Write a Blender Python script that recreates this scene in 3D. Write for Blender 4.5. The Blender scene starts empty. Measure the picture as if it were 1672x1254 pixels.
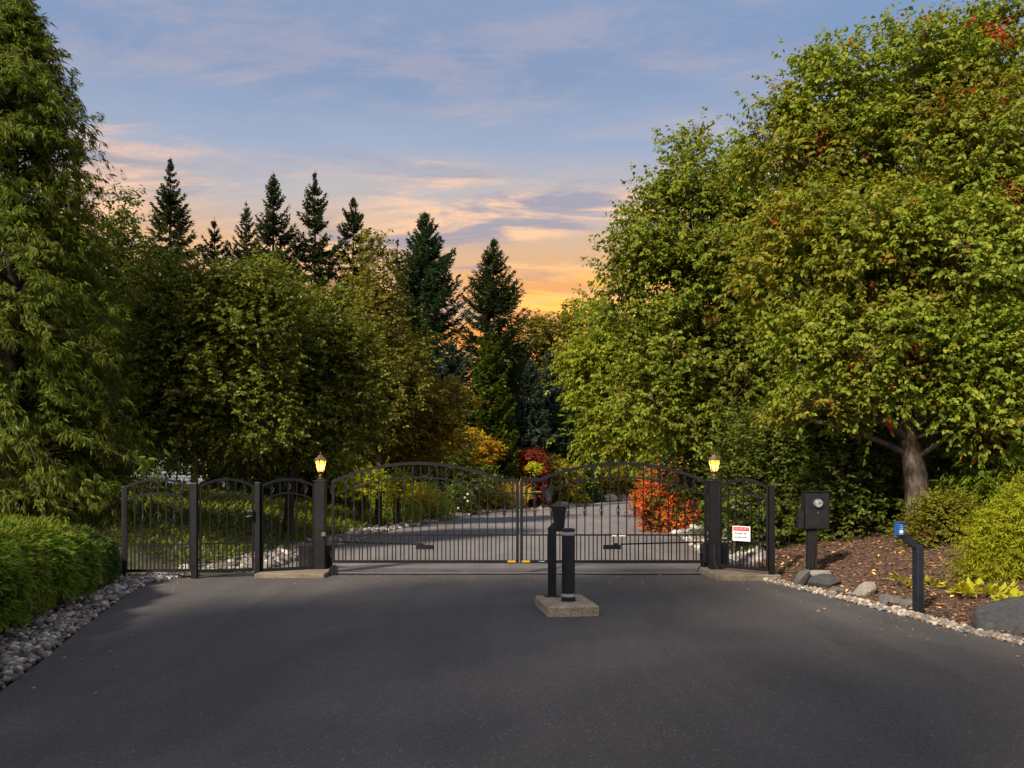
import bpy, bmesh, math, random
import numpy as np
from mathutils import Vector, Matrix

scene = bpy.context.scene
COL = scene.collection
F = 1312.0          # focal length in photograph pixels (photograph 1672 wide)
HC = 1.62           # camera height
PI = math.pi

# ------------------------------------------------------------------ camera, sky, sun, exposure
cam_d = bpy.data.cameras.new("camera")
cam_d.sensor_width = 36.0
cam_d.lens = 36.0 * F / 1672.0
cam_d.shift_y = (785 - 627) / 1672.0
cam_d.clip_start = 0.05
cam_d.clip_end = 3000
cam = bpy.data.objects.new("camera", cam_d)
COL.objects.link(cam)
cam.location = (0, 0, HC)
cam.rotation_euler = (PI / 2, 0, 0)
scene.camera = cam

scene.view_settings.view_transform = 'Standard'
scene.view_settings.look = 'None'
scene.view_settings.gamma = 1
scene.view_settings.use_curve_mapping = False
scene.view_settings.exposure = 0.92
scene.render.engine = 'CYCLES'
cy = scene.cycles
cy.max_bounces = 8
cy.diffuse_bounces = 5
cy.glossy_bounces = 2
cy.transmission_bounces = 4
cy.transparent_max_bounces = 6
cy.caustics_reflective = False
cy.caustics_refractive = False
cy.sample_clamp_indirect = 4
cy.use_denoising = True
try:
    cy.denoiser = 'OPENIMAGEDENOISE'
    cy.denoising_input_passes = 'RGB_ALBEDO_NORMAL'
except Exception:
    pass

SUN_AZ, SUN_EL = math.radians(-142), math.radians(38)   # azimuth from +Y towards +X of where the sun stands
sd_ = bpy.data.lights.new("sun", 'SUN')
sd_.energy = 4.6
sd_.angle = math.radians(6.0)
sd_.color = (1.0, 0.88, 0.70)
sun = bpy.data.objects.new("sun", sd_)
COL.objects.link(sun)
to_sun = Vector((math.sin(SUN_AZ) * math.cos(SUN_EL), math.cos(SUN_AZ) * math.cos(SUN_EL), math.sin(SUN_EL)))
sun.rotation_euler = to_sun.to_track_quat('Z', 'Y').to_euler()


class S:
    """A node socket with arithmetic."""
    nt = None

    def __init__(s, sock): s.s = sock

    @staticmethod
    def m(op, *a, clamp=False):
        n = S.nt.nodes.new('ShaderNodeMath'); n.operation = op; n.use_clamp = clamp
        for i, x in enumerate(a):
            if isinstance(x, S): S.nt.links.new(x.s, n.inputs[i])
            else: n.inputs[i].default_value = x
        return S(n.outputs[0])

    def __add__(s, o): return S.m('ADD', s, o)
    __radd__ = __add__
    def __sub__(s, o): return S.m('SUBTRACT', s, o)
    def __rsub__(s, o): return S.m('SUBTRACT', o, s)
    def __mul__(s, o): return S.m('MULTIPLY', s, o)
    __rmul__ = __mul__
    def __truediv__(s, o): return S.m('DIVIDE', s, o)


def ss(x, a, b):
    n = S.nt.nodes.new('ShaderNodeMapRange'); n.interpolation_type = 'SMOOTHSTEP'
    S.nt.links.new(x.s, n.inputs[0]); n.inputs[1].default_value = a; n.inputs[2].default_value = b
    return S(n.outputs[0])


def vec(x, y, z):
    n = S.nt.nodes.new('ShaderNodeCombineXYZ')
    for i, q in enumerate((x, y, z)):
        if isinstance(q, S): S.nt.links.new(q.s, n.inputs[i])
        else: n.inputs[i].default_value = q
    return S(n.outputs[0])


def noise(v, scale, detail=4, rough=0.5, dist=0.0):
    n = S.nt.nodes.new('ShaderNodeTexNoise')
    if v is not None: S.nt.links.new(v.s, n.inputs['Vector'])
    n.inputs['Scale'].default_value = scale; n.inputs['Detail'].default_value = detail
    n.inputs['Roughness'].default_value = rough; n.inputs['Distortion'].default_value = dist
    return S(n.outputs[0])


def ramp(x, stops, interp='LINEAR'):
    n = S.nt.nodes.new('ShaderNodeValToRGB'); n.color_ramp.interpolation = interp
    e = n.color_ramp.elements
    while len(e) < len(stops): e.new(0.5)
    for q, (p, c) in zip(e, stops):
        q.position = p; q.color = (*c, 1) if len(c) == 3 else c
    S.nt.links.new(x.s, n.inputs[0])
    return S(n.outputs[0])


def mix(f, a, b, mode='MIX'):
    n = S.nt.nodes.new('ShaderNodeMix'); n.data_type = 'RGBA'; n.blend_type = mode
    for q, i in ((f, 0), (a, 6), (b, 7)):
        if isinstance(q, S): S.nt.links.new(q.s, n.inputs[i])
        elif i == 0: n.inputs[0].default_value = q
        else: n.inputs[i].default_value = (*q, 1)
    return S(n.outputs[2])


world = bpy.data.worlds.new("World")
scene.world = world
world.use_nodes = True
S.nt = world.node_tree
S.nt.nodes.clear()
_out = S.nt.nodes.new('ShaderNodeOutputWorld')
_bg = S.nt.nodes.new('ShaderNodeBackground')
_bg.inputs['Strength'].default_value = 0.1
_sky = S.nt.nodes.new('ShaderNodeTexSky')
_sky.sky_type = 'NISHITA'; _sky.sun_disc = False
_sky.sun_elevation = SUN_EL; _sky.sun_rotation = SUN_AZ
_tc = S.nt.nodes.new('ShaderNodeTexCoord')
_sp = S.nt.nodes.new('ShaderNodeSeparateXYZ')
S.nt.links.new(_tc.outputs['Generated'], _sp.inputs[0])
dx, dy, dz = S(_sp.outputs[0]), S(_sp.outputs[1]), S(_sp.outputs[2])
zc = S.m('MAXIMUM', dz, 0.0)
# dusk gradient: orange low down, peach, then blue (values are ten times the wanted radiance)
low = noise(vec(dx * 1.6, dy * 1.6, dz * 7.0), 1.7, 5, 0.55)
zz = zc + (low - 0.5) * 0.10
warm = ramp(zz, [(0.0, (.60, .22, .03)), (.165, (.66, .225, .015)), (.21, (.60, .25, .045)), (.25, (.51, .28, .105)),
                 (.315, (.36, .31, .28)), (.37, (.215, .258, .345)), (.45, (.135, .195, .315)), (.72, (.175, .23, .335)), (1.0, (.21, .25, .34))])
cool = ramp(zc, [(0.0, (.62, .55, .50)), (.2, (.62, .57, .55)), (.45, (.50, .49, .53)), (.72, (.33, .35, .42)), (1.0, (.21, .25, .35))])
grad = mix(ss(dy, -0.55, 0.75), cool, warm)
# clouds laid on a plane overhead so that they shrink to the horizon
inv = zc + 0.10
cx_, cy_ = dx / inv, dy / inv
cn = noise(vec(cx_ * 0.62 + cy_ * .10 + 33.3, cy_ * 1.5 + 4.8, 0.0), 1.25, 12, 0.66, 0.7)
cn2 = noise(vec(cx_ * 1.0 + 1.9, cy_ * 2.6 + 7.7, 0.5), 2.1, 10, 0.64, 0.5)
band = ss(zc, 0.05, 0.20) * (1.0 - ss(zc, 0.33, 0.40) * 0.84 + ss(zc, 0.50, 0.75) * 0.55)
cm = ss(cn, 0.44, 0.58) * band
ccol = mix(ss(cn2, 0.42, 0.60), (.235, .215, .255), (.66, .40, .235))
ccol_low = mix(ss(cn2, 0.40, 0.58), (.31, .205, .165), (.70, .37, .12))
ccol = mix(ss(zc, 0.20, 0.33), ccol_low, ccol)
ccol = mix(ss(dy, -0.55, 0.75), (.52, .49, .50), ccol)
skyc = mix(cm * 0.95, grad, ccol)
# long golden streaks just over the trees where the light is strongest
st = noise(vec(dx * 3.6 + 5.0, dz * 26.0 + dx * 2.0, 0.0), 1.4, 8, 0.6, 0.6)
stm = ss(st, 0.44, 0.58) * ss(zc, 0.17, 0.215) * (1.0 - ss(zc, 0.222, 0.262)) * ss(dy, 0.4, 0.97) * ss(dx, -0.12, 0.05)
skyc = mix(stm * 0.9, skyc, (.92, .45, .035))
ten = mix(1.0, skyc, (9.0, 9.0, 9.0), 'MULTIPLY')
fin = mix(0.92, S(_sky.outputs[0]), ten)
S.nt.links.new(fin.s, _bg.inputs['Color'])
S.nt.links.new(_bg.outputs[0], _out.inputs['Surface'])


# ------------------------------------------------------------------ projection helpers (photograph pixel + depth -> metres)
def PX(px, D): return (px - 836.0) / F * D
def PZ(py, D): return HC - (py - 785.0) / F * D
def smooth(a, b, x):
    t = np.clip((x - a) / (b - a), 0, 1); return t * t * (3 - 2 * t)


# ------------------------------------------------------------------ mesh helpers
def mesh_raw(name, V, loops, starts, smooth_=False):
    me = bpy.data.meshes.new(name)
    V = np.ascontiguousarray(V, dtype=np.float32)
    me.vertices.add(len(V)); me.vertices.foreach_set('co', V.ravel())
    me.loops.add(len(loops)); me.loops.foreach_set('vertex_index', np.ascontiguousarray(loops, dtype=np.int32))
    me.polygons.add(len(starts)); me.polygons.foreach_set('loop_start', np.ascontiguousarray(starts, dtype=np.int32))
    if smooth_:
        me.polygons.foreach_set('use_smooth', np.ones(len(starts), dtype=bool))
    me.update(calc_edges=True)
    return me


def mesh_quads(name, V, Q, sm=False):
    Q = np.asarray(Q)
    return mesh_raw(name, V, Q.ravel(), np.arange(len(Q)) * Q.shape[1], sm)


class MB:
    """Collects shapes into one mesh."""
    def __init__(s): s.v = []; s.f = []

    def add(s, V, Fs):
        o = len(s.v)
        s.v += [tuple(float(c) for c in p) for p in V]
        s.f += [tuple(int(i) + o for i in q) for q in Fs]
        return s

    def box(s, c, size, ch=0.0, rz=0.0, top=None):
        sx, sy, sz = [q / 2 for q in size]
        bm = bmesh.new(); bmesh.ops.create_cube(bm, size=1)
        for v in bm.verts:
            v.co = Vector((v.co.x * 2 * sx, v.co.y * 2 * sy, v.co.z * 2 * sz))
            if top and v.co.z > 0: v.co.x *= top; v.co.y *= top
        if ch > 0: bmesh.ops.bevel(bm, geom=bm.edges[:], offset=ch, segments=1, affect='EDGES')
        R = Matrix.Rotation(rz, 3, 'Z')
        bm.verts.index_update()
        V = [R @ v.co + Vector(c) for v in bm.verts]
        Fs = [[v.index for v in f.verts] for f in bm.faces]
        bm.free()
        return s.add(V, Fs)

    def tube(s, P, r, n=6, cap=True):
        P = [Vector(p) for p in P]
        rs = r if hasattr(r, '__len__') else [r] * len(P)
        V, Fs = [], []
        up = None
        for i, p in enumerate(P):
            t = (P[min(i + 1, len(P) - 1)] - P[max(i - 1, 0)]).normalized()
            if up is None:
                up = Vector((0, 0, 1)) if abs(t.z) < .9 else Vector((1, 0, 0))
            a = t.cross(up).normalized(); b = a.cross(t).normalized(); up = b
            for k in range(n):
                w = 2 * PI * (k + .5) / n
                V.append(p + (a * math.cos(w) + b * math.sin(w)) * rs[i])
        for i in range(len(P) - 1):
            for k in range(n):
                k2 = (k + 1) % n
                Fs.append((i * n + k, i * n + k2, (i + 1) * n + k2, (i + 1) * n + k))
        if cap:
            Fs.append(tuple(reversed(range(n)))); Fs.append(tuple((len(P) - 1) * n + k for k in range(n)))
        return s.add(V, Fs)

    def lathe(s, prof, n=20, c=(0, 0, 0), rot=0.0):
        V, Fs = [], []
        for r, z in prof:
            for k in range(n):
                w = 2 * PI * k / n + rot
                V.append((c[0] + r * math.cos(w), c[1] + r * math.sin(w), c[2] + z))
        for i in range(len(prof) - 1):
            for k in range(n):
                k2 = (k + 1) % n
                Fs.append((i * n + k, i * n + k2, (i + 1) * n + k2, (i + 1) * n + k))
        Fs.append(tuple(reversed(range(n)))); Fs.append(tuple((len(prof) - 1) * n + k for k in range(n)))
        return s.add(V, Fs)

    def rail(s, pts, y0, dy_, h):
        """A rectangular bar swept along (x, z) points in a plane of constant y."""
        V, Fs = [], []
        n = len(pts)
        for i, (x, z) in enumerate(pts):
            a, b = pts[max(i - 1, 0)], pts[min(i + 1, n - 1)]
            tx, tz = b[0] - a[0], b[1] - a[1]; L = math.hypot(tx, tz) or 1
            nx, nz = -tz / L, tx / L
            for (q, w) in ((-1, -1), (1, -1), (1, 1), (-1, 1)):
                V.append((x + nx * h / 2 * w, y0 + dy_ / 2 * q, z + nz * h / 2 * w))
        for i in range(n - 1):
            for k in range(4):
                k2 = (k + 1) % 4
                Fs.append((i * 4 + k, i * 4 + k2, (i + 1) * 4 + k2, (i + 1) * 4 + k))
        Fs.append((3, 2, 1, 0)); Fs.append(tuple((n - 1) * 4 + k for k in range(4)))
        return s.add(V, Fs)

    def mesh(s, name, sm=False):
        me = bpy.data.meshes.new(name)
        me.from_pydata(s.v, [], s.f); me.update()
        bm = bmesh.new(); bm.from_mesh(me); bmesh.ops.recalc_face_normals(bm, faces=bm.faces[:]); bm.to_mesh(me); bm.free()
        if sm:
            me.polygons.foreach_set('use_smooth', [True] * len(me.polygons))
            try: me.set_sharp_from_angle(angle=math.radians(38))
            except Exception: pass
        return me


def obj(name, me, mat=None, parent=None, loc=None, rz=0.0, **props):
    if isinstance(me, MB): me = me.mesh(name)
    o = bpy.data.objects.new(name, me)
    COL.objects.link(o)
    if mat is not None and len(me.materials) == 0: me.materials.append(mat)
    if parent is not None: o.parent = parent
    if loc is not None: o.location = loc
    o.rotation_euler.z = rz
    for k, v in props.items(): o[k] = v
    return o


def thing(name, label, cat, loc=(0, 0, 0), rz=0.0, group=None):
    o = bpy.data.objects.new(name, None); COL.objects.link(o)
    o.location = loc; o.rotation_euler = (0, 0, rz); o.empty_display_size = .2
    o['label'] = label; o['category'] = cat
    if group: o['group'] = group
    return o


def copy_tree(root, loc, label, rz=None, scale=None):
    kids = {}
    for o in bpy.data.objects:
        if o.parent: kids.setdefault(o.parent.name, []).append(o)
    def rec(o, parent):
        c = o.copy(); COL.objects.link(c)
        if parent is not None: c.parent = parent
        for k in kids.get(o.name, []): rec(k, c)
        return c
    r = rec(root, None)
    r.location = loc; r['label'] = label
    if rz is not None: r.rotation_euler.z = rz
    if scale is not None: r.scale = scale
    return r


# ------------------------------------------------------------------ materials
def new_mat(name):
    m = bpy.data.materials.new(name); m.use_nodes = True
    S.nt = m.node_tree
    b = S.nt.nodes['Principled BSDF']
    return m, b


def objco():
    n = S.nt.nodes.new('ShaderNodeTexCoord'); return S(n.outputs['Object'])


def bump(b, h, strength=.3, dist=.01):
    n = S.nt.nodes.new('ShaderNodeBump')
    n.inputs['Strength'].default_value = strength; n.inputs['Distance'].default_value = dist
    S.nt.links.new(h.s, n.inputs['Height']); S.nt.links.new(n.outputs[0], b.inputs['Normal'])


def voro(v, scale, feat='F1', out=0, rnd=1.0):
    n = S.nt.nodes.new('ShaderNodeTexVoronoi'); n.feature = feat
    S.nt.links.new(v.s, n.inputs['Vector']); n.inputs['Scale'].default_value = scale
    n.inputs['Randomness'].default_value = rnd
    return S(n.outputs[out])


def simple(name, col, rough=.5, metal=0, var=.12, spec=.4, scale=9.0, bumps=0.0):
    m, b = new_mat(name)
    nz = noise(objco(), scale, 5, .6)
    c = mix(ss(nz, .3, .7), tuple(q * (1 - var) for q in col), tuple(min(1, q * (1 + var)) for q in col))
    S.nt.links.new(c.s, b.inputs['Base Color'])
    rr = nz * .25 + (rough - .12)
    S.nt.links.new(rr.s, b.inputs['Roughness'])
    b.inputs['Metallic'].default_value = metal
    b.inputs['Specular IOR Level'].default_value = spec
    if bumps: bump(b, noise(objco(), scale * 12, 3, .6), bumps, .004)
    return m


def leaf_mat(name, cols, patches=(), spots=(), trans=.3, rough=.5, spec=.28):
    spec *= .55; rough += .08; trans += .10
    """cols: leaf greens picked leaf by leaf; patches: (colour, scale, lo, hi, seed) coloured sprays of the crown."""
    m, b = new_mat(name)
    g = S.nt.nodes.new('ShaderNodeNewGeometry')
    rnd = S(g.outputs['Random Per Island'])
    gain = (2.40, 2.12, 1.18) if 'needle' not in name else (1.75, 1.7, 1.6)
    cols = [tuple(q * w for q, w in zip(cc, gain)) for cc in cols]
    n = len(cols)
    c = ramp(rnd, [(i / max(1, n - 1), q) for i, q in enumerate(cols)])
    oc = objco()
    for (pc, sc, lo, hi, sd) in patches:
        off = S.nt.nodes.new('ShaderNodeVectorMath'); off.operation = 'ADD'
        S.nt.links.new(oc.s, off.inputs[0]); off.inputs[1].default_value = (sd, sd * 1.7, sd * .3)
        f = ss(noise(S(off.outputs[0]), sc, 3, .6) + (rnd - .5) * .10, lo, hi)
        c = mix(f, c, pc)
    for (ctr, rad, pc, amount, sc) in spots:      # the side of the crown that has turned
        dn = S.nt.nodes.new('ShaderNodeVectorMath'); dn.operation = 'DISTANCE'
        S.nt.links.new(oc.s, dn.inputs[0]); dn.inputs[1].default_value = ctr
        f = (1.0 - ss(S(dn.outputs['Value']), rad * .35, rad)) * ss(noise(oc, sc, 3, .6) + (rnd - .5) * .25, .42, .60) * amount
        c = mix(f, c, pc)
    S.nt.links.new(c.s, b.inputs['Base Color'])
    b.inputs['Roughness'].default_value = rough
    b.inputs['Specular IOR Level'].default_value = spec
    t = S.nt.nodes.new('ShaderNodeBsdfTranslucent')
    S.nt.links.new(mix(1.0, c, (1.25, 1.2, .6), 'MULTIPLY').s, t.inputs['Color'])
    mx = S.nt.nodes.new('ShaderNodeMixShader'); mx.inputs[0].default_value = trans
    S.nt.links.new(b.outputs[0], mx.inputs[1]); S.nt.links.new(t.outputs[0], mx.inputs[2])
    S.nt.links.new(mx.outputs[0], S.nt.nodes['Material Output'].inputs['Surface'])
    return m


def asphalt(name, base, seam=0.0):
    m, b = new_mat(name)
    oc = objco()
    big = noise(oc, .35, 4, .55, .6); mid = noise(oc, 3.0, 5, .6); fine = noise(oc, 110, 3, .75); grit = noise(oc, 34, 3, .7)
    streak_map = S.nt.nodes.new('ShaderNodeMapping'); S.nt.links.new(oc.s, streak_map.inputs[0])
    streak_map.inputs['Scale'].default_value = (1.0, .16, 1); streak_map.inputs['Rotation'].default_value = (0, 0, .14)
    streak = noise(S(streak_map.outputs[0]), 1.3, 4, .6, .8)
    k = big * .50 + mid * .30 + fine * 1.15 + streak * .95 + grit * .55
    c = ramp(k / 3.45, [(.30, tuple(q * .45 for q in base)), (.5, base), (.70, tuple(q * 1.75 for q in base))])
    sp = ss(voro(oc, 85, 'F1', 1), .82, .90)
    c = mix(sp * .45, c, (.23, .215, .20))
    dk = ss(voro(oc, 70, 'F1', 1), .16, .08) if False else (1.0 - ss(voro(oc, 70, 'F1', 1), .08, .18))
    c = mix(dk * .5, c, tuple(q * .35 for q in base))
    blot = ss(noise(oc, 1.1, 3, .5), .66, .75)
    c = mix(blot * .35, c, tuple(q * .55 for q in base))
    S.nt.links.new(c.s, b.inputs['Base Color'])
    S.nt.links.new((mid * .22 + .60).s, b.inputs['Roughness'])
    b.inputs['Specular IOR Level'].default_value = .35
    bump(b, fine + voro(oc, 130) * .8 + mid * .25, .55, .006)
    return m


def stone_mat(name, cols, scale=1.5, rough=.75, bmp=.5):
    m, b = new_mat(name)
    g = S.nt.nodes.new('ShaderNodeNewGeometry'); oi = S.nt.nodes.new('ShaderNodeObjectInfo')
    rnd = S.m('FRACT', S(g.outputs['Random Per Island']) + S(oi.outputs['Random']))
    c = ramp(rnd, [(i / len(cols), q) for i, q in enumerate(cols)], 'CONSTANT')
    oc = objco()
    nz = noise(oc, scale * 4, 6, .65)
    c = mix(ss(nz, .35, .75) * .55, c, mix(1.0, c, (.45, .42, .40), 'MULTIPLY'))
    S.nt.links.new(c.s, b.inputs['Base Color']); b.inputs['Roughness'].default_value = rough
    b.inputs['Specular IOR Level'].default_value = .3
    lt = noise(oc, scale * 1.7, 7, .7, 1.2)
    c2 = mix(ss(lt, .54, .66) * .6, c, mix(1.0, c, (2.0, 1.95, 1.9), 'MULTIPLY'))
    S.nt.links.new(c2.s, b.inputs['Base Color'])
    bump(b, nz + lt * 1.2 + noise(oc, scale * 22, 4, .6) * .5, bmp, .05 if bmp > .6 else .02)
    return m


M = {}
M['black'] = simple('powder_coated_black_metal', (.0060, .0063, .0080), .50, 0, .25, .26, 6)
M['charcoal'] = simple('charcoal_bollard_metal', (.009, .011, .015), .5, 0, .2, .32, 5)
M['blackbox'] = simple('black_meter_box_metal', (.007, .007, .009), .5, 0, .3, .35, 7)
M['navy'] = simple('dark_navy_post_metal', (.009, .012, .020), .42, 0, .2, .45, 6)
M['bluehead'] = simple('blue_reader_plastic', (.010, .065, .26), .4, 0, .12, .4, 20)
M['white'] = simple('white_print', (.72, .72, .72), .5, 0, .05, .3)
M['band'] = simple('pale_reflective_band', (.30, .31, .33), .35, 0, .12, .5, 14)
M['lockmetal'] = simple('brushed_lock_metal', (.16, .16, .17), .4, .6, .2, .5, 30)
M['opener'] = simple('grey_opener_plastic', (.024, .025, .031), .5, 0, .2, .35, 12)
M['yellow'] = simple('yellow_reflector', (.62, .30, .015), .4, 0, .1, .4)
M['red'] = simple('red_print', (.42, .012, .03), .5, 0, .05, .3)
M['ink'] = simple('dark_print', (.03, .03, .05), .6, 0, .05, .2)
M['pinkprint'] = simple('pale_red_print', (.75, .33, .36), .6, 0, .05, .2)
M['cable'] = simple('black_rubber', (.014, .012, .012), .6, 0, .2, .3, 30)
M['lampmetal'] = simple('bronzed_lantern_metal', (.11, .075, .05), .45, .35, .25, .5, 25)
M['meterrim'] = simple('meter_ring_metal', (.30, .31, .33), .35, .5, .1, .5)
M['meterface'] = simple('meter_face', (.24, .25, .26), .4, 0, .25, .5, 30)
M['siding'] = simple('grey_painted_siding', (.22, .235, .265), .6, 0, .08, .3, 3)
M['roofing'] = simple('dark_roof_shingle', (.06, .055, .055), .8, 0, .25, .3, 6)
M['asphalt_new'] = asphalt('new_dark_asphalt', (.066, .060, .060))
M['asphalt_old'] = asphalt('older_grey_asphalt', (.138, .127, .129))
M['gravel_grey'] = stone_mat('grey_river_pebbles', [(.09, .082, .078), (.27, .245, .225), (.16, .135, .12), (.50, .46, .41), (.11, .108, .112), (.22, .185, .155), (.38, .35, .315), (.10, .088, .08), (.19, .178, .175)], 8, .7, .3)
M['gravel_pale'] = stone_mat('pale_river_pebbles', [(.20, .165, .13), (.36, .32, .27), (.14, .12, .11), (.44, .40, .34), (.24, .16, .11), (.17, .16, .155), (.30, .24, .18)], 8, .7, .3)
M['cobble_pale'] = stone_mat('pale_bank_stones', [(.30, .26, .23), (.42, .39, .37), (.20, .18, .17), (.46, .43, .41)], 5, .75, .4)
M['rock_dark'] = stone_mat('dark_basalt', [(.065, .066, .075), (.075, .075, .08)], 1.6, .75, .9)
M['rock_grey'] = stone_mat('grey_boulder_stone', [(.15, .145, .14), (.17, .165, .16)], 2.2, .75, .8)
M['rock_pale'] = stone_mat('pale_boulder_stone', [(.34, .30, .26), (.36, .32, .28)], 2.0, .75, .8)
M['edging'] = stone_mat('brown_edging_stone', [(.075, .055, .045), (.11, .085, .07), (.09, .07, .06)], 3, .85, .8)
M['kerbstone'] = stone_mat('pale_kerb_stone', [(.36, .31, .28), (.42, .37, .33)], 3, .8, .3)


def _agg(k=1.0):
    m, b = new_mat('exposed_aggregate_concrete')
    oc = objco()
    v = voro(oc, 75, 'F1', 1); d = voro(oc, 75)
    n = noise(oc, 5, 4, .6)
    c = ramp(v, [(.0, (.14, .115, .085)), (.35, (.33, .27, .205)), (.7, (.42, .355, .28)), (1.0, (.56, .50, .41))])
    c = mix(ss(n, .35, .7) * .5, c, (.13, .105, .08))
    c = mix(1.0, c, (k, k * .97, k * .92), 'MULTIPLY')
    S.nt.links.new(c.s, b.inputs['Base Color']); b.inputs['Roughness'].default_value = .85
    bump(b, 1.0 - d, .9, .012)
    return m
M['aggregate'] = _agg()
M['aggregate_dark'] = _agg(.55)  # same aggregate, darker all over, for the fence footings


def _bark(name, a, bcol, sc=1.0):
    m, b = new_mat(name)
    mp = S.nt.nodes.new('ShaderNodeMapping'); S.nt.links.new(objco().s, mp.inputs[0]); mp.inputs['Scale'].default_value = (1, 1, .28)
    v = S(mp.outputs[0])
    n = noise(v, 14 * sc, 6, .68, .8); w = noise(objco(), 2.2, 3, .6)
    c = mix(ss(n, .35, .65), a, bcol); c = mix(ss(w, .55, .75) * .5, c, tuple(q * 1.5 for q in bcol))
    S.nt.links.new(c.s, b.inputs['Base Color']); b.inputs['Roughness'].default_value = .9
    b.inputs['Specular IOR Level'].default_value = .15
    bump(b, n, .9, .03)
    return m
M['bark_grey'] = _bark('grey_brown_maple_bark', (.05, .038, .03), (.17, .135, .115))
M['bark_dark'] = _bark('dark_tree_bark', (.02, .015, .012), (.06, .045, .036))
M['bark_tan'] = _bark('tan_tree_bark', (.06, .045, .032), (.15, .115, .085))


def _ground():
    m, b = new_mat('soil_and_rough_grass')
    oc = objco()
    n = noise(oc, 1.2, 6, .65); n2 = noise(oc, 14, 4, .7)
    c = mix(ss(n, .4, .62), (.035, .026, .018), (.05, .06, .018)); c = mix(ss(n2, .4, .7) * .6, c, (.10, .10, .03))
    S.nt.links.new(c.s, b.inputs['Base Color']); b.inputs['Roughness'].default_value = .95
    bump(b, n2, .8, .05)
    return m
M['ground'] = _ground()


def _mulch():
    m, b = new_mat('red_brown_bark_mulch')
    oc = objco()
    v = voro(oc, 34, 'F1', 1); d = voro(oc, 34); n = noise(oc, 2.0, 5, .6)
    c = ramp(v, [(0, (.035, .018, .012)), (.4, (.085, .042, .026)), (.75, (.13, .068, .042)), (1, (.22, .13, .085))])
    c = mix(ss(n, .45, .7) * .5, c, (.04, .022, .016))
    S.nt.links.new(c.s, b.inputs['Base Color']); b.inputs['Roughness'].default_value = .9
    bump(b, 1.0 - d + noise(oc, 90, 3, .7) * .6, 1.0, .03)
    return m
M['mulch'] = _mulch()
M['chips'] = stone_mat('mulch_chips', [(.06, .03, .02), (.13, .07, .04), (.20, .11, .06), (.30, .19, .12), (.09, .045, .03)], 6, .9, .2)
M['fallen'] = leaf_mat('fallen_leaves', [(.35, .20, .10), (.42, .30, .18), (.30, .12, .06), (.22, .13, .08)], (), (), .1, .7, .15)

G1, G2, G3 = (.028, .052, .012), (.050, .080, .016), (.085, .110, .020)
M['leaf_maple'] = leaf_mat('maple_leaves', [(.040, .070, .014), (.062, .098, .018), (.095, .128, .022), (.125, .145, .028)],
                           [((.19, .17, .022), .55, .52, .66, 3), ((.34, .03, .02), 1.1, .645, .675, 11)], [((-2.3, 0.0, 5.4), 3.1, (.25, .245, .022), .85, 1.2), ((-2.5, 0.0, 6.0), 2.8, (.26, .05, .018), .22, 4.5)], trans=.34, rough=.45, spec=.3)
M['leaf_maple_far'] = leaf_mat('maple_leaves_behind', [(.030, .052, .012), (.054, .082, .016), (.082, .108, .02), (.115, .13, .025)],
                               [((.13, .13, .02), .5, .55, .68, 7), ((.20, .06, .02), .75, .66, .70, 21)], trans=.34, rough=.5, spec=.28)
M['leaf_lime'] = leaf_mat('lime_green_leaves', [(.055, .085, .014), (.085, .12, .018), (.125, .15, .024)],
                          [((.17, .15, .02), .6, .55, .68, 5)], trans=.36, rough=.5, spec=.25)
M['leaf_dark'] = leaf_mat('dark_green_leaves', [(.022, .036, .009), (.040, .060, .013), (.062, .080, .017), (.10, .105, .022)],
                          [((.07, .068, .014), .5, .52, .68, 2)], trans=.28, rough=.42, spec=.35)
M['leaf_dark2'] = leaf_mat('deep_green_leaves', [(.018, .031, .008), (.034, .052, .012), (.055, .070, .016)], [((.06, .06, .014), .5, .55, .7, 9)], trans=.28, rough=.42, spec=.35)
M['leaf_olive'] = leaf_mat('olive_leaves', [(.032, .038, .010), (.055, .058, .014), (.085, .08, .018)],
                           [((.11, .075, .016), .6, .55, .70, 4)], trans=.3, rough=.5, spec=.25)
M['leaf_goldmaple'] = leaf_mat('golden_maple_leaves', [(.13, .12, .014), (.21, .16, .016), (.30, .17, .018)], [((.30, .13, .015), .9, .5, .64, 6)], trans=.36, rough=.5, spec=.25)
M['leaf_mix_maple'] = leaf_mat('bronze_maple_leaves', [(.045, .045, .010), (.07, .062, .013), (.11, .085, .016)],
                               [((.17, .115, .014), .7, .52, .66, 8)], trans=.34, rough=.5, spec=.25)
M['leaf_red'] = leaf_mat('scarlet_leaves', [(.20, .040, .020), (.245, .062, .024), (.26, .10, .026)], [((.22, .12, .018), 1.2, .50, .62, 1), ((.09, .10, .02), 1.1, .66, .73, 14)], trans=.34, rough=.5, spec=.25)
M['leaf_crimson'] = leaf_mat('crimson_leaves', [(.05, .010, .009), (.08, .014, .011), (.10, .022, .013)], (), trans=.32, rough=.5, spec=.25)
M['leaf_hedge'] = leaf_mat('laurel_leaves', [(.020, .035, .009), (.033, .052, .012), (.052, .068, .016)], [((.10, .095, .016), .8, .56, .7, 3)], trans=.26, rough=.38, spec=.4)
M['leaf_nandina'] = leaf_mat('nandina_leaves', [(.040, .058, .012), (.065, .08, .014), (.10, .085, .016)], [((.13, .055, .018), 1.3, .54, .68, 3)], trans=.3, rough=.5, spec=.25)
M['leaf_gold'] = leaf_mat('golden_cypress_sprays', [(.075, .105, .010), (.115, .142, .013), (.155, .165, .016)], [((.17, .13, .016), 1.2, .55, .7, 2), ((.03, .055, .010), .9, .58, .7, 13)], trans=.34, rough=.5, spec=.25)
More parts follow.
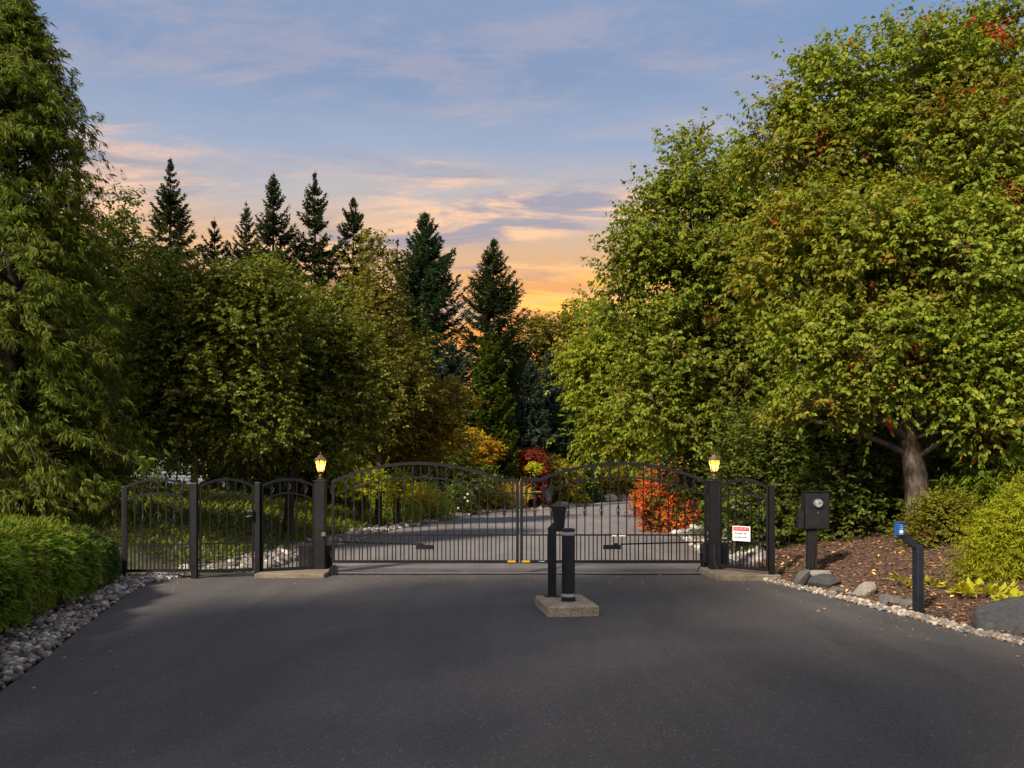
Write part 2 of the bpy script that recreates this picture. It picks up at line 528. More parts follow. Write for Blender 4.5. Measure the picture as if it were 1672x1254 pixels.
M['leaf_broad'] = leaf_mat('chartreuse_broad_leaves', [(.13, .16, .018), (.19, .20, .025), (.24, .22, .03)], (), trans=.36, rough=.45, spec=.3)
M['leaf_fern'] = leaf_mat('young_fern_leaves', [(.10, .13, .02), (.15, .17, .03)], (), trans=.36, rough=.45, spec=.3)
M['leaf_yew'] = leaf_mat('feathery_green_sprays', [(.03, .055, .010), (.055, .09, .013), (.08, .11, .016)], (), trans=.3, rough=.5, spec=.25)
M['cypress'] = leaf_mat('weeping_cypress_sprays', [(.022, .040, .009), (.042, .066, .012), (.070, .096, .015)],
                        [((.115, .13, .017), .85, .50, .62, 4)], trans=.3, rough=.5, spec=.25)
M['spruce'] = leaf_mat('spruce_needles', [(.015, .024, .013), (.026, .037, .020), (.040, .050, .026)], (), trans=.16, rough=.6, spec=.2)
M['spruce_warm'] = leaf_mat('fir_needles', [(.018, .022, .012), (.028, .032, .016), (.042, .042, .02)], (), trans=.18, rough=.6, spec=.2)
M['spruce_blue'] = leaf_mat('blue_spruce_needles', [(.024, .042, .037), (.040, .062, .054), (.060, .085, .072)], (), trans=.16, rough=.6, spec=.2)
M['spruce_green'] = leaf_mat('green_spruce_needles', [(.013, .030, .018), (.024, .044, .026), (.036, .058, .032)], (), trans=.16, rough=.6, spec=.2)
M['spire'] = leaf_mat('spire_conifer_sprays', [(.03, .04, .012), (.05, .06, .014), (.075, .075, .016)], [((.10, .08, .015), .7, .55, .7, 2)], trans=.25, rough=.5, spec=.2)
M['thuja'] = leaf_mat('arborvitae_sprays', [(.018, .036, .010), (.032, .054, .012), (.05, .07, .014)], (), trans=.2, rough=.55, spec=.2)
M['juniper'] = leaf_mat('hedge_juniper_sprays', [(.030, .066, .014), (.050, .096, .017), (.075, .12, .019)], [((.135, .17, .018), .9, .46, .58, 6)], trans=.26, rough=.5, spec=.25)  # yellow patches paint the sunlit look of the hedge top into leaf colour
M['juniper_dark'] = leaf_mat('dark_juniper_sprays', [(.014, .032, .014), (.024, .046, .018), (.036, .060, .02)], (), trans=.22, rough=.5, spec=.25)
M['cover'] = leaf_mat('ground_cover_leaves', [(.034, .056, .012), (.058, .084, .015), (.09, .115, .018)], [((.12, .12, .018), .7, .55, .7, 5)], trans=.28, rough=.45, spec=.3)
M['grass_gold'] = leaf_mat('feather_grass_blades', [(.16, .17, .035), (.25, .22, .055), (.31, .25, .09)], (), trans=.34, rough=.6, spec=.2)
M['olive_shrub'] = leaf_mat('olive_shrub_leaves', [(.06, .065, .012), (.095, .095, .016), (.13, .12, .02)], [((.15, .10, .016), 1.0, .55, .7, 4)], trans=.3, rough=.5, spec=.25)
M['lime_shrub'] = leaf_mat('lime_shrub_leaves', [(.11, .15, .014), (.17, .20, .016), (.23, .24, .02)], (), trans=.36, rough=.5, spec=.25)
M['mound'] = leaf_mat('clipped_mound_leaves', [(.075, .12, .014), (.11, .16, .018), (.15, .19, .02)], (), trans=.28, rough=.5, spec=.25)
M['petal'] = simple('white_petals', (.72, .72, .66), .6, 0, .06, .2)
M['frost'] = None

# ------------------------------------------------------------------ ground, driveway and road
LEFT_EDGE = [(0.4, -10), (-2.26, 0), (-3.48, 4.5), (-4.1, 6.8), (-4.67, 8.67), (-5.4, 11.2), (-5.68, 12.4), (-5.62, 13.1), (-5.2, 13.75), (-4.75, 14.2)]
LEFT_FAR = [(-4.42, 14.9), (-4.36, 17), (-4.3, 20.4), (-4.05, 22.5), (-3.9, 26.6), (-3.0, 31), (-2.1, 36.6), (-1.3, 40.5), (0.1, 42.3), (1.6, 44), (3.0, 47), (4.6, 51), (8, 57), (14, 63), (30, 70)]
RIGHT_FAR = [(34, 62), (16, 57.5), (11, 54), (8.7, 49.5), (7.2, 42), (5.8, 33), (4.95, 25), (4.2, 17.5), (3.9, 14.9)]
RIGHT_EDGE = [(3.75, 14.2), (4.0, 13.3), (4.24, 12), (4.5, 10.6), (4.68, 9.53), (4.79, 8.67), (5.0, 7.87), (5.6, 4.5), (6.4, 0), (8, -10)]
POLY = np.array(LEFT_EDGE + LEFT_FAR + RIGHT_FAR + RIGHT_EDGE, dtype=float)


def sdist(x, y):
    """Signed distance to the paved outline: positive outside."""
    x = np.asarray(x, float).ravel(); y = np.asarray(y, float).ravel()
    best = np.full(x.shape, 1e9); inside = np.zeros(x.shape, bool)
    n = len(POLY)
    for i in range(n):
        ax, ay = POLY[i]; bx, by = POLY[(i + 1) % n]
        ex, ey = bx - ax, by - ay
        t = np.clip(((x - ax) * ex + (y - ay) * ey) / (ex * ex + ey * ey), 0, 1)
        best = np.minimum(best, np.hypot(x - ax - t * ex, y - ay - t * ey))
        c = ((ay > y) != (by > y)) & (x < ex * (y - ay) / (ey + 1e-12) + ax)
        inside ^= c
    return np.where(inside, -best, best)


def ground_h(x, y):
    x = np.asarray(x, float); sh = x.shape
    x = x.ravel(); y = np.asarray(y, float).ravel()
    d = sdist(x, y)
    mid = np.interp(y, [-10, 0, 7, 14, 20, 30, 41, 50, 62, 80], [4, 2, .4, -.4, 0, 1.2, 3, 7, 14, 24])
    left = x < mid
    kl = np.interp(y, [5, 13.4, 14.6, 24, 34, 60], [.40, .40, .44, .40, .22, .10])
    cl = np.interp(y, [5, 13, 15, 19, 27, 36, 60], [.45, .45, 1.5, 1.85, 1.8, .9, .5])
    hl = np.clip((d - .85) * kl, 0, 99); hl = cl * (1 - np.exp(-hl / cl))
    kr = np.interp(y, [7, 9, 10.5, 12, 13.5, 15, 22, 40], [.05, .08, .12, .17, .28, .31, .34, .15])
    hr = np.clip((d - .35) * kr, 0, 99); hr = 1.35 * (1 - np.exp(-hr / 1.35))
    h = np.where(left, hl, hr)
    h = h + smooth(.5, 2.5, d) * .05 * (np.sin(x * 1.7 + y * .9) + np.sin(y * 2.3 - x * .6)) * .6
    h = np.where(d < .02, -.05, h)
    return h.reshape(sh)


def gh(x, y): return float(ground_h(np.array([x]), np.array([y]))[0])


gx = np.concatenate([[-900, -400, -200, -100, -60], np.arange(-40, -9, 1.0), np.arange(-9, 10.01, .3), np.arange(11, 45, 1.0), [60, 100, 200, 400, 900]])
gy = np.concatenate([[-400, -100, -40, -20], np.arange(-12, 5, 1.0), np.arange(5, 24, .3), np.arange(24, 76, .8), [80, 90, 110, 150, 250, 500, 900]])
XX, YY = np.meshgrid(gx, gy)
ZZ = ground_h(XX, YY) - .012
V = np.stack([XX.ravel(), YY.ravel(), ZZ.ravel()], 1)
nx_, ny_ = len(gx), len(gy)
ii = (np.arange(ny_ - 1)[:, None] * nx_ + np.arange(nx_ - 1)[None, :]).ravel()
obj('ground', mesh_quads('ground', V, np.stack([ii, ii + 1, ii + nx_ + 1, ii + nx_], 1), True), M['ground'], kind='structure')


def slab(name, outline, z, mat, depth=.07):
    bm = bmesh.new()
    vs = [bm.verts.new((x, y, z)) for x, y in outline]
    f = bm.faces.new(vs)
    if f.normal.z < 0: f.normal_flip()
    r = bmesh.ops.extrude_face_region(bm, geom=[f])
    for e in r['geom']:
        if isinstance(e, bmesh.types.BMVert): e.co.z -= depth
    bmesh.ops.triangulate(bm, faces=[q for q in bm.faces if len(q.verts) > 4])
    bmesh.ops.recalc_face_normals(bm, faces=bm.faces[:])
    me = bpy.data.meshes.new(name); bm.to_mesh(me); bm.free()
    return obj(name, me, mat, kind='structure')


def densify(pts, k=5):
    """Catmull-Rom through the points."""
    P = np.array(pts, float); out = []
    for i in range(len(P) - 1):
        p0, p1, p2, p3 = P[max(i - 1, 0)], P[i], P[i + 1], P[min(i + 2, len(P) - 1)]
        for t in np.linspace(0, 1, k, endpoint=False):
            out.append(.5 * ((2 * p1) + (-p0 + p2) * t + (2 * p0 - 5 * p1 + 4 * p2 - p3) * t * t + (-p0 + 3 * p1 - 3 * p2 + p3) * t ** 3))
    out.append(P[-1])
    return [tuple(p) for p in out]


front = densify(LEFT_EDGE, 6)[:-1] + [(-4.75, 14.0), (3.78, 14.0)] + densify(RIGHT_EDGE, 6)[1:]
slab('driveway', front, .004, M['asphalt_new'])
back = [(-4.75, 13.9), (-4.7, 14.2)] + densify(LEFT_FAR, 5) + densify(RIGHT_FAR, 5) + [(3.8, 14.2), (3.78, 13.9)]
slab('road', back, 0.0, M['asphalt_old'])


# ------------------------------------------------------------------ stones and pebbles
def ico(sub):
    bm = bmesh.new(); bmesh.ops.create_icosphere(bm, subdivisions=sub, radius=1)
    V = np.array([v.co[:] for v in bm.verts]); Fs = np.array([[v.index for v in f.verts] for f in bm.faces]); bm.free()
    return V, Fs
ICO1, ICO2, ICO3, ICO4 = ico(1), ico(2), ico(3), ico(4)


def scatter_stones(rng, P, size, base, flat=(.42, .85)):
    V0, F0 = base
    n = len(P)
    s = size[:, None] * np.stack([rng.uniform(.8, 1.3, n), rng.uniform(.6, 1.0, n), rng.uniform(flat[0], flat[1], n)], 1)
    a = rng.uniform(0, 2 * PI, n); ca, sa = np.cos(a), np.sin(a)
    lump = 1 + .16 * rng.standard_normal((n, len(V0), 1)) * (.6 if len(V0) < 20 else .45)
    W = V0[None] * lump * s[:, None, :]
    X = W[..., 0] * ca[:, None] - W[..., 1] * sa[:, None]; Y = W[..., 0] * sa[:, None] + W[..., 1] * ca[:, None]
    ti = rng.normal(0, .25, n)[:, None]
    Z = W[..., 2] + X * ti
    V = np.stack([X, Y, Z], 2) + P[:, None, :]
    Fs = F0[None] + (np.arange(n) * len(V0))[:, None, None]
    return V.reshape(-1, 3), Fs.reshape(-1, 3)


def along(edge, rng, n, dmin, dmax, y0, y1, side):
    """Points beside a paved edge between two depths, side -1 left or +1 right."""
    E = np.array(densify(edge, 8)); E = E[(E[:, 1] >= y0) & (E[:, 1] <= y1)]
    i = rng.integers(0, len(E) - 1, n); t = rng.random(n)[:, None]
    p = E[i] * (1 - t) + E[i + 1] * t
    tg = E[i + 1] - E[i]; tg /= np.linalg.norm(tg, axis=1)[:, None] + 1e-9
    nrm = np.stack([-tg[:, 1], tg[:, 0]], 1)
    nrm *= (np.sign(nrm[:, 0]) * side)[:, None]
    d = dmin + (dmax - dmin) * rng.random(n) ** (1.5 if side > 0 and dmax < .5 else 1.0)
    return p + nrm * d[:, None]


def strip_sheet(name, edge, d0, d1, y0, y1, side, z, mat):
    E = np.array([p for p in densify(edge, 6) if y0 <= p[1] <= y1])
    tg = np.gradient(E, axis=0); tg /= np.linalg.norm(tg, axis=1)[:, None]
    nr = np.stack([-tg[:, 1], tg[:, 0]], 1); nr *= (np.sign(nr[:, 0]) * side)[:, None]
    k = 5; V = []
    for j in range(k):
        q = E + nr * (d0 + (d1 - d0) * j / (k - 1))
        zz_ = np.maximum(ground_h(q[:, 0], q[:, 1]), 0) + z
        if j == 0: zz_[:] = -.03
        V.append(np.stack([q[:, 0], q[:, 1], zz_], 1))
    V = np.stack(V, 1).reshape(-1, 3)
    Q = [(i * k + j, (i + 1) * k + j, (i + 1) * k + j + 1, i * k + j + 1) for i in range(len(E) - 1) for j in range(k - 1)]
    return obj(name, mesh_quads(name, V, Q, True), mat, kind='structure')


def stones_on(parent_name, edge, side, y0, y1, d0, d1, n_small, small, n_big, big, mat, seed, sheet_mat, base=ICO2, pile=.02):
    rng = np.random.default_rng(seed)
    bed = strip_sheet(parent_name, edge, -.015, d1 + .06, y0, y1, side, .008, sheet_mat)
    p = along(edge, rng, n_small, d0, d1, y0, y1, side)
    sz = rng.uniform(small[0], small[1], n_small) * np.where(rng.random(n_small) < .2, 1.5, 1)
    z = np.maximum(ground_h(p[:, 0], p[:, 1]), 0) + sz * .15 + rng.uniform(0, pile, n_small)
    keep = sdist(p[:, 0], p[:, 1]) > .015
    V, Fs = scatter_stones(rng, np.column_stack([p, z])[keep], sz[keep], base)
    obj('pebbles', mesh_quads('pebbles', V, Fs, True), mat, bed, kind='stuff')
    pool = []
    for k in range(6):
        V, Fs = scatter_stones(rng, np.zeros((1, 3)), np.array([1.0]), ICO2, (.5, .75))
        me = mesh_quads('stone', V, Fs, True); me.materials.append(mat); pool.append(me)
    if n_big:
        p = along(edge, rng, n_big, d0 + .03, d1, y0, y1, side)
        for q in p:
            if sdist(q[0], q[1])[0] < .05: continue
            s = rng.uniform(*big)
            o = obj('stone', pool[rng.integers(6)], None, bed, (q[0], q[1], max(gh(*q), 0) + s * .35), rng.uniform(0, 6.28))
            o.scale = (s, s, s)
    return bed


M['gravel_bed'] = simple('gravel_bed', (.028, .025, .023), .9, 0, .4, .2, 30, .8)
M['gravel_bed_pale'] = simple('pale_gravel_bed', (.13, .105, .085), .9, 0, .4, .2, 30, .8)
stones_on('gravel_strip', LEFT_EDGE, -1, 4.0, 13.7, .01, .85, 3900, (.019, .045), 200, (.045, .085), M['gravel_grey'], 11, M['gravel_bed'], ICO1, .035)
stones_on('pebble_strip', RIGHT_EDGE, 1, 4.0, 13.6, .01, .27, 1500, (.012, .034), 80, (.035, .065), M['gravel_pale'], 12, M['mulch'], ICO1)
stones_on('gravel_verge', LEFT_FAR, -1, 14.9, 40, .02, 1.0, 2600, (.04, .09), 110, (.09, .15), M['gravel_grey'], 13, M['gravel_bed'], ICO1)
stones_on('kerb_gravel', LEFT_FAR, -1, 40, 56, .02, 2.2, 1500, (.06, .12), 0, (.1, .2), M['gravel_pale'], 14, M['gravel_bed_pale'], ICO1)
stones_on('stone_bank', RIGHT_FAR, 1, 14.9, 33, .03, .85, 700, (.06, .13), 120, (.10, .19), M['cobble_pale'], 15, M['gravel_bed_pale'], ICO1, .05)

# pale path behind the pedestrian gate
rng = np.random.default_rng(77)
pp = []
pth = bmesh.new()
vs = [pth.verts.new((x, y, gh(x, y) + .02)) for x, y in [(-5.9, 14.3), (-5.2, 14.25), (-4.45, 14.4), (-4.42, 15.9), (-4.9, 15.7), (-5.5, 15.2)]]
pth.faces.new(vs); me = bpy.data.meshes.new('gravel_path'); pth.to_mesh(me); pth.free()
gp = obj('gravel_path', me, M['gravel_bed_pale'], kind='structure')
p = np.column_stack([rng.uniform(-6.0, -4.45, 700), rng.uniform(14.3, 15.9, 700)])
p = p[p[:, 1] - 14.3 < (p[:, 0] + 6.1) * 1.0]
z = ground_h(p[:, 0], p[:, 1]) + .02
V, Fs = scatter_stones(rng, np.column_stack([p, z]), rng.uniform(.03, .075, len(p)), ICO1)
obj('pebbles', mesh_quads('pebbles', V, Fs, True), M['cobble_pale'], gp, kind='stuff')

# pale kerb round the far bend
E = densify([(4.9, 51.6), (8.2, 57.6), (14.2, 63.6), (30, 70.6)], 14)
kb = thing('kerb', 'low pale kerb around the far bend of the road', 'kerb', (E[0][0], E[0][1], 0))
acc = 0
for i in range(len(E) - 1):
    a, b = Vector((*E[i], 0)), Vector((*E[i + 1], 0)); L = (b - a).length
    mid_ = (a + b) / 2 - Vector((E[0][0], E[0][1], 0))
    obj('kerb_stone', MB().box((0, 0, .06), (L - .03, .28, .16), .02), M['kerbstone'], kb, mid_, math.atan2(b.y - a.y, b.x - a.x))


def boulder_mesh(seed, sub=ICO4, cuts=15, rough=.02):
    rng = np.random.default_rng(seed)
    V = sub[0].copy()
    N = rng.standard_normal((cuts, 3)); N /= np.linalg.norm(N, axis=1)[:, None]
    for n, d in zip(N, rng.uniform(.34, .78, cuts)):
        k = V @ n - d
        V = V - np.where(k > 0, k, 0)[:, None] * n * .96
    for sc, am in ((2.3, rough), (6, rough * .5), (13, rough * .3)):
        ph = rng.uniform(0, 6, 6)
        V = V * (1 + am * (np.sin(V[:, 0] * sc + ph[0]) * np.sin(V[:, 1] * sc * 1.1 + ph[1]) + np.sin(V[:, 2] * sc * 1.2 + ph[2]) * np.sin(V[:, 0] * sc * .8 + ph[3])))[:, None]
    V = (V - (V.max(0) + V.min(0)) / 2) / ((V.max(0) - V.min(0)) / 2)
    me = mesh_quads('boulder', V, sub[1], False)
    return me


def boulder(px, py, D, w, h, dp, mat, label, seed, rz=0., tilt=0., cuts=15, group='boulders edging the mulch bed'):
    x = PX(px, D); z = PZ(py, D)
    o = obj('boulder', boulder_mesh(seed, cuts=cuts), mat, None, (x, D, z))
    o.rotation_euler = (0, tilt, rz); o.scale = (w / 2 * 1.04, dp / 2, h / 2 * 1.12)
    o['label'] = label; o['category'] = 'boulder'; o['group'] = group
    return o


boulder(1306, 946, 12.3, .36, .20, .26, M['rock_grey'], 'narrow slanting grey wedge of rock left of the meter post', 1, .5, -.75)
boulder(1340, 953, 12.1, .48, .27, .45, M['rock_dark'], 'chunky dark grey boulder at the foot of the meter post', 2, .2, 0)
boulder(1331, 940, 12.45, .40, .14, .3, M['rock_pale'], 'flat pale slab of rock leaning behind the dark boulder', 3, .2, -.25)
boulder(1410, 968, 11.2, .42, .30, .36, M['rock_pale'], 'pale tan pointed boulder on the mulch edge', 4, .9, .25)
boulder(1365, 967, 11.6, .26, .14, .25, M['rock_grey'], 'small rounded grey rock between the dark and the pointed boulder', 5, .3, 0)
boulder(1383, 972, 11.35, .24, .11, .2, M['rock_pale'], 'small low pale rock beside the pointed boulder', 15, 1.3, 0)
boulder(1456, 984, 10.5, .30, .20, .28, M['rock_grey'], 'blocky grey boulder left of the blue reader post', 6, .3, .1)
boulder(1484, 992, 10.2, .22, .20, .25, M['rock_grey'], 'rounded grey boulder touching the blue reader post', 7, 1.1, 0)
boulder(1535, 1004, 9.75, .19, .14, .2, M['rock_dark'], 'small smooth dark rock on the pebbles right of the reader post', 8, .3, 0)
boulder(1548, 998, 9.95, .28, .09, .2, M['edging'], 'thin brown slab of rock behind the smooth dark rock', 18, .1, -.2)
boulder(1664, 1020, 8.6, .90, .45, .6, M['rock_dark'], 'largest dark boulder beside the pebbles under the golden cypress', 9, .15, -.1, 9)
boulder(822, 829, 43.0, 1.5, .75, 1.1, M['rock_dark'], 'rounded grey boulder beside the ornamental grass at the bend', 10, .2, 0, 8, 'boulders round the garden at the bend')
boulder(891, 806, 47.5, .85, 1.15, .9, M['rock_dark'], 'dark upright boulder between the red maple and the bend', 21, .2, 0, 8, 'boulders round the garden at the bend')
boulder(962, 816, 59.5, 1.2, .7, .9, M['rock_grey'], 'grey rock under the left end of the wide olive shrub', 22, .2, 0, 8, 'boulders round the garden at the bend')
boulder(995, 816, 60.0, 1.5, .8, .9, M['rock_pale'], 'pale rock under the middle of the wide olive shrub', 23, .7, 0, 8, 'boulders round the garden at the bend')
boulder(1020, 816, 60.0, 1.2, .7, .9, M['rock_grey'], 'grey rock under the end of the wide olive shrub nearest the red bush', 24, .4, 0, 8, 'boulders round the garden at the bend')
boulder(915, 824, 49.0, 1.1, .4, .8, M['rock_pale'], 'low pale rock behind the card reader head', 25, .4, 0, 8, 'boulders round the garden at the bend')

# edging stones under the hedge
ed = thing('stone_edging', 'rough brown upright edging stones under the long hedge', 'stone edging', (-6.1, 10.5, 0))
rng = np.random.default_rng(5)
for i in range(34):
    t = i / 33
    y = 5.2 + 8.2 * t
    x = np.interp(y, [4.5, 6.8, 8.67, 11.2, 12.5, 13.6], [-3.48, -4.1, -4.67, -5.4, -5.70, -5.7]) - .88 - rng.uniform(0, .06)
    me = boulder_mesh(300 + i % 7, ICO2, 9, .05)
    o = obj('stone', me, M['edging'], ed, (x + 6.1, y - 10.5, .11), rng.uniform(0, 6))
    o.scale = (rng.uniform(.10, .15), rng.uniform(.10, .16), rng.uniform(.15, .24))

# mulch bed on the right
ys = np.concatenate([np.arange(4, 17.01, .25)]); off = np.concatenate([np.arange(.28, 7.6, .22)])
E = np.array(densify(RIGHT_EDGE, 10)); E = E[np.argsort(E[:, 1])]
ex = np.interp(ys, E[:, 1], E[:, 0]); ex = np.where(ys > 14, 3.9, ex)
XX = ex[:, None] + off[None]; YY = np.repeat(ys[:, None], len(off), 1)
rng = np.random.default_rng(6)
ZZ = np.maximum(ground_h(XX, YY), 0) + .022 + rng.normal(0, .006, XX.shape)
V = np.stack([XX.ravel(), YY.ravel(), ZZ.ravel()], 1); k = len(off)
ii = (np.arange(len(ys) - 1)[:, None] * k + np.arange(k - 1)[None]).ravel()
mb = obj('mulch_bed', mesh_quads('mulch_bed', V, np.stack([ii, ii + 1, ii + k + 1, ii + k], 1), True), M['mulch'], kind='structure')


def blades(P, d, n, L, W, fold=.0, curl=.0, shape='diamond'):
    """Leaf faces: P base points, d direction, n leaf normal, L length, W width."""
    d = d / (np.linalg.norm(d, axis=1)[:, None] + 1e-9)
    s = np.cross(d, n); s /= np.linalg.norm(s, axis=1)[:, None] + 1e-9
    n = np.cross(s, d)
    L = L[:, None]; W = W[:, None]; up = n * W
    if shape == 'diamond':
        V = np.stack([P, P + d * L * .45 - s * W * .5 + up * fold, P + d * L - n * L * curl, P + d * L * .45 + s * W * .5 + up * fold], 1)
        m = len(P); Q = np.arange(m * 4).reshape(m, 4)
        return V.reshape(-1, 3), Q
    V = np.stack([P, P + d * L * .28 - s * W * .46 + up * fold, P + d * L * .68 - s * W * .40 + up * fold * .8 - n * L * curl * .4,
                  P + d * L - n * L * curl, P + d * L * .68 + s * W * .40 + up * fold * .8 - n * L * curl * .4, P + d * L * .28 + s * W * .46 + up * fold], 1)
    m = len(P); o = (np.arange(m) * 6)[:, None]
    Q = np.concatenate([o + np.array([[0, 1, 2, 3]]), o + np.array([[0, 3, 4, 5]])], 0)
    return V.reshape(-1, 3), Q


def unit(rng, n):
    v = rng.standard_normal((n, 3)); return v / np.linalg.norm(v, axis=1)[:, None]


def scatter_bed(seed, n, L, W, lift, flatn):
    rng = np.random.default_rng(seed)
    y = rng.uniform(7.2, 15.5, n); o = .3 + rng.random(n) ** 1.2 * 4.2
    x = np.interp(y, E[:, 1], E[:, 0]) + o; x = np.where(y > 14, 3.9 + o, x)
    P = np.column_stack([x, y, np.maximum(ground_h(x, y), 0) + .026 + rng.uniform(0, lift, n)])
    d = unit(rng, n); d[:, 2] *= .25
    nn = unit(rng, n) * flatn + np.array([0, 0, 1.])
    return blades(P, d, nn, rng.uniform(*L, n), rng.uniform(*W, n), .1, .05)
V, Q = scatter_bed(31, 15000, (.03, .10), (.010, .026), .02, .6)
obj('mulch_chips', mesh_quads('mulch_chips', V, Q), M['chips'], mb, kind='stuff')
V, Q = scatter_bed(32, 700, (.05, .10), (.03, .055), .02, .5)
obj('fallen_leaves', mesh_quads('fallen_leaves', V, Q), M['fallen'], mb, kind='stuff')
# a few leaves and specks of grit blown on the asphalt
rng = np.random.default_rng(44)
n = 130
pa = np.concatenate([along(RIGHT_EDGE, rng, 50, .05, .9, 5, 13.5, -1), along(LEFT_EDGE, rng, 30, .05, .8, 5, 13.5, 1),
                     np.column_stack([rng.uniform(-4.3, 3.8, 50), rng.uniform(12.6, 14.0, 50)])])
keep = sdist(pa[:, 0], pa[:, 1]) < -.02
pa = pa[keep]; n = len(pa)
dd = unit(rng, n); dd[:, 2] = 0.05
V, Q = blades(np.column_stack([pa, np.full(n, .010)]), dd, unit(rng, n) * .25 + np.array([0, 0, 1.]), rng.uniform(.02, .05, n), rng.uniform(.012, .03, n), .15, .05)
obj('blown_leaves', mesh_quads('blown_leaves', V, Q), M['fallen'], None, kind='stuff')


# ------------------------------------------------------------------ fence, gates and pillars
PICK = .018
_bars = {}


def bar_mesh(L, w=PICK):
    key = (round(L, 3), w)
    if key not in _bars:
        me = MB().box((0, 0, L / 2), (w, w, L)).mesh('picket'); me.materials.append(M['black']); _bars[key] = me
    return _bars[key]


def _twist():
    b = MB()
    for k in range(4):
        P = []
        for j in range(6):
            t = j / 5; a = PI / 2 * k + t * 2.6; r = .008 + .030 * math.sin(PI * t)
            P.append((r * math.cos(a), r * math.sin(a), (t - .5) * .17))
        b.tube(P, .0052, 3, False)
    b.box((0, 0, .09), (.026, .026, .014)); b.box((0, 0, -.09), (.026, .026, .014))
    me = b.mesh('basket_twist'); me.materials.append(M['black']); return me
TWIST = _twist()


def panel(root, x0, x1, top, low, z_mid, z_bot, tall, lower_kn, upper_kn, short_step, stile=.045, top_h=.05, frame_y=.05, stile0=True, stile1=True):
    """A gate leaf or fixed panel in root's plane: top(x), low(x) give the heights of the two arched rails."""
    def arc(fn, a, b, k=28): return [(a + (b - a) * i / k, fn(a + (b - a) * i / k)) for i in range(k + 1)]
    ia, ib = x0 + stile, x1 - stile
    if stile0: obj('stile', MB().box((x0 + stile / 2, 0, (z_bot - .022 + top(ia)) / 2), (stile, frame_y + .004, top(ia) - z_bot + .022), .004), M['black'], root)
    if stile1: obj('stile', MB().box((x1 - stile / 2, 0, (z_bot - .022 + top(ib)) / 2), (stile, frame_y + .004, top(ib) - z_bot + .022), .004), M['black'], root)
    obj('top_rail', MB().rail(arc(top, x0 + .012, x1 - .012), 0, frame_y, top_h), M['black'], root)
    obj('arched_rail', MB().rail(arc(low, ia - .003, ib + .003), 0, .034, .026), M['black'], root)
    obj('mid_rail', MB().box(((ia + ib) / 2, 0, z_mid), (ib - ia + .004, .036, .026)), M['black'], root)
    obj('bottom_rail', MB().box(((ia + ib) / 2, 0, z_bot), (ib - ia + .004, frame_y - .006, .05), .004), M['black'], root)
    for i, x in enumerate(tall):
        zt = top(x) - .012
        pk = obj('picket', bar_mesh(zt - z_bot), None, root, (x, 0, z_bot))
        if i in lower_kn:
            obj('basket_twist', TWIST, None, pk, (0, 0, lower_kn[i] - z_bot))
        if i in upper_kn:
            obj('basket_twist', TWIST, None, pk, (0, 0, upper_kn[i] - z_bot))
    if short_step:
        n = int((ib - ia) / short_step)
        for k in range(1, n + 1):
            x = ia + (ib - ia) * k / (n + 1)
            if min(abs(x - t) for t in tall) < short_step * .35: continue
            obj('short_picket', bar_mesh(z_mid - z_bot), None, root, (x, 0, z_bot))


def parab(xa, za, k): return lambda x: za - k * (x - xa) ** 2


# main double gate at D = 14.1
DG = 14.1; u = DG / F
XC = PX(848.3, DG)


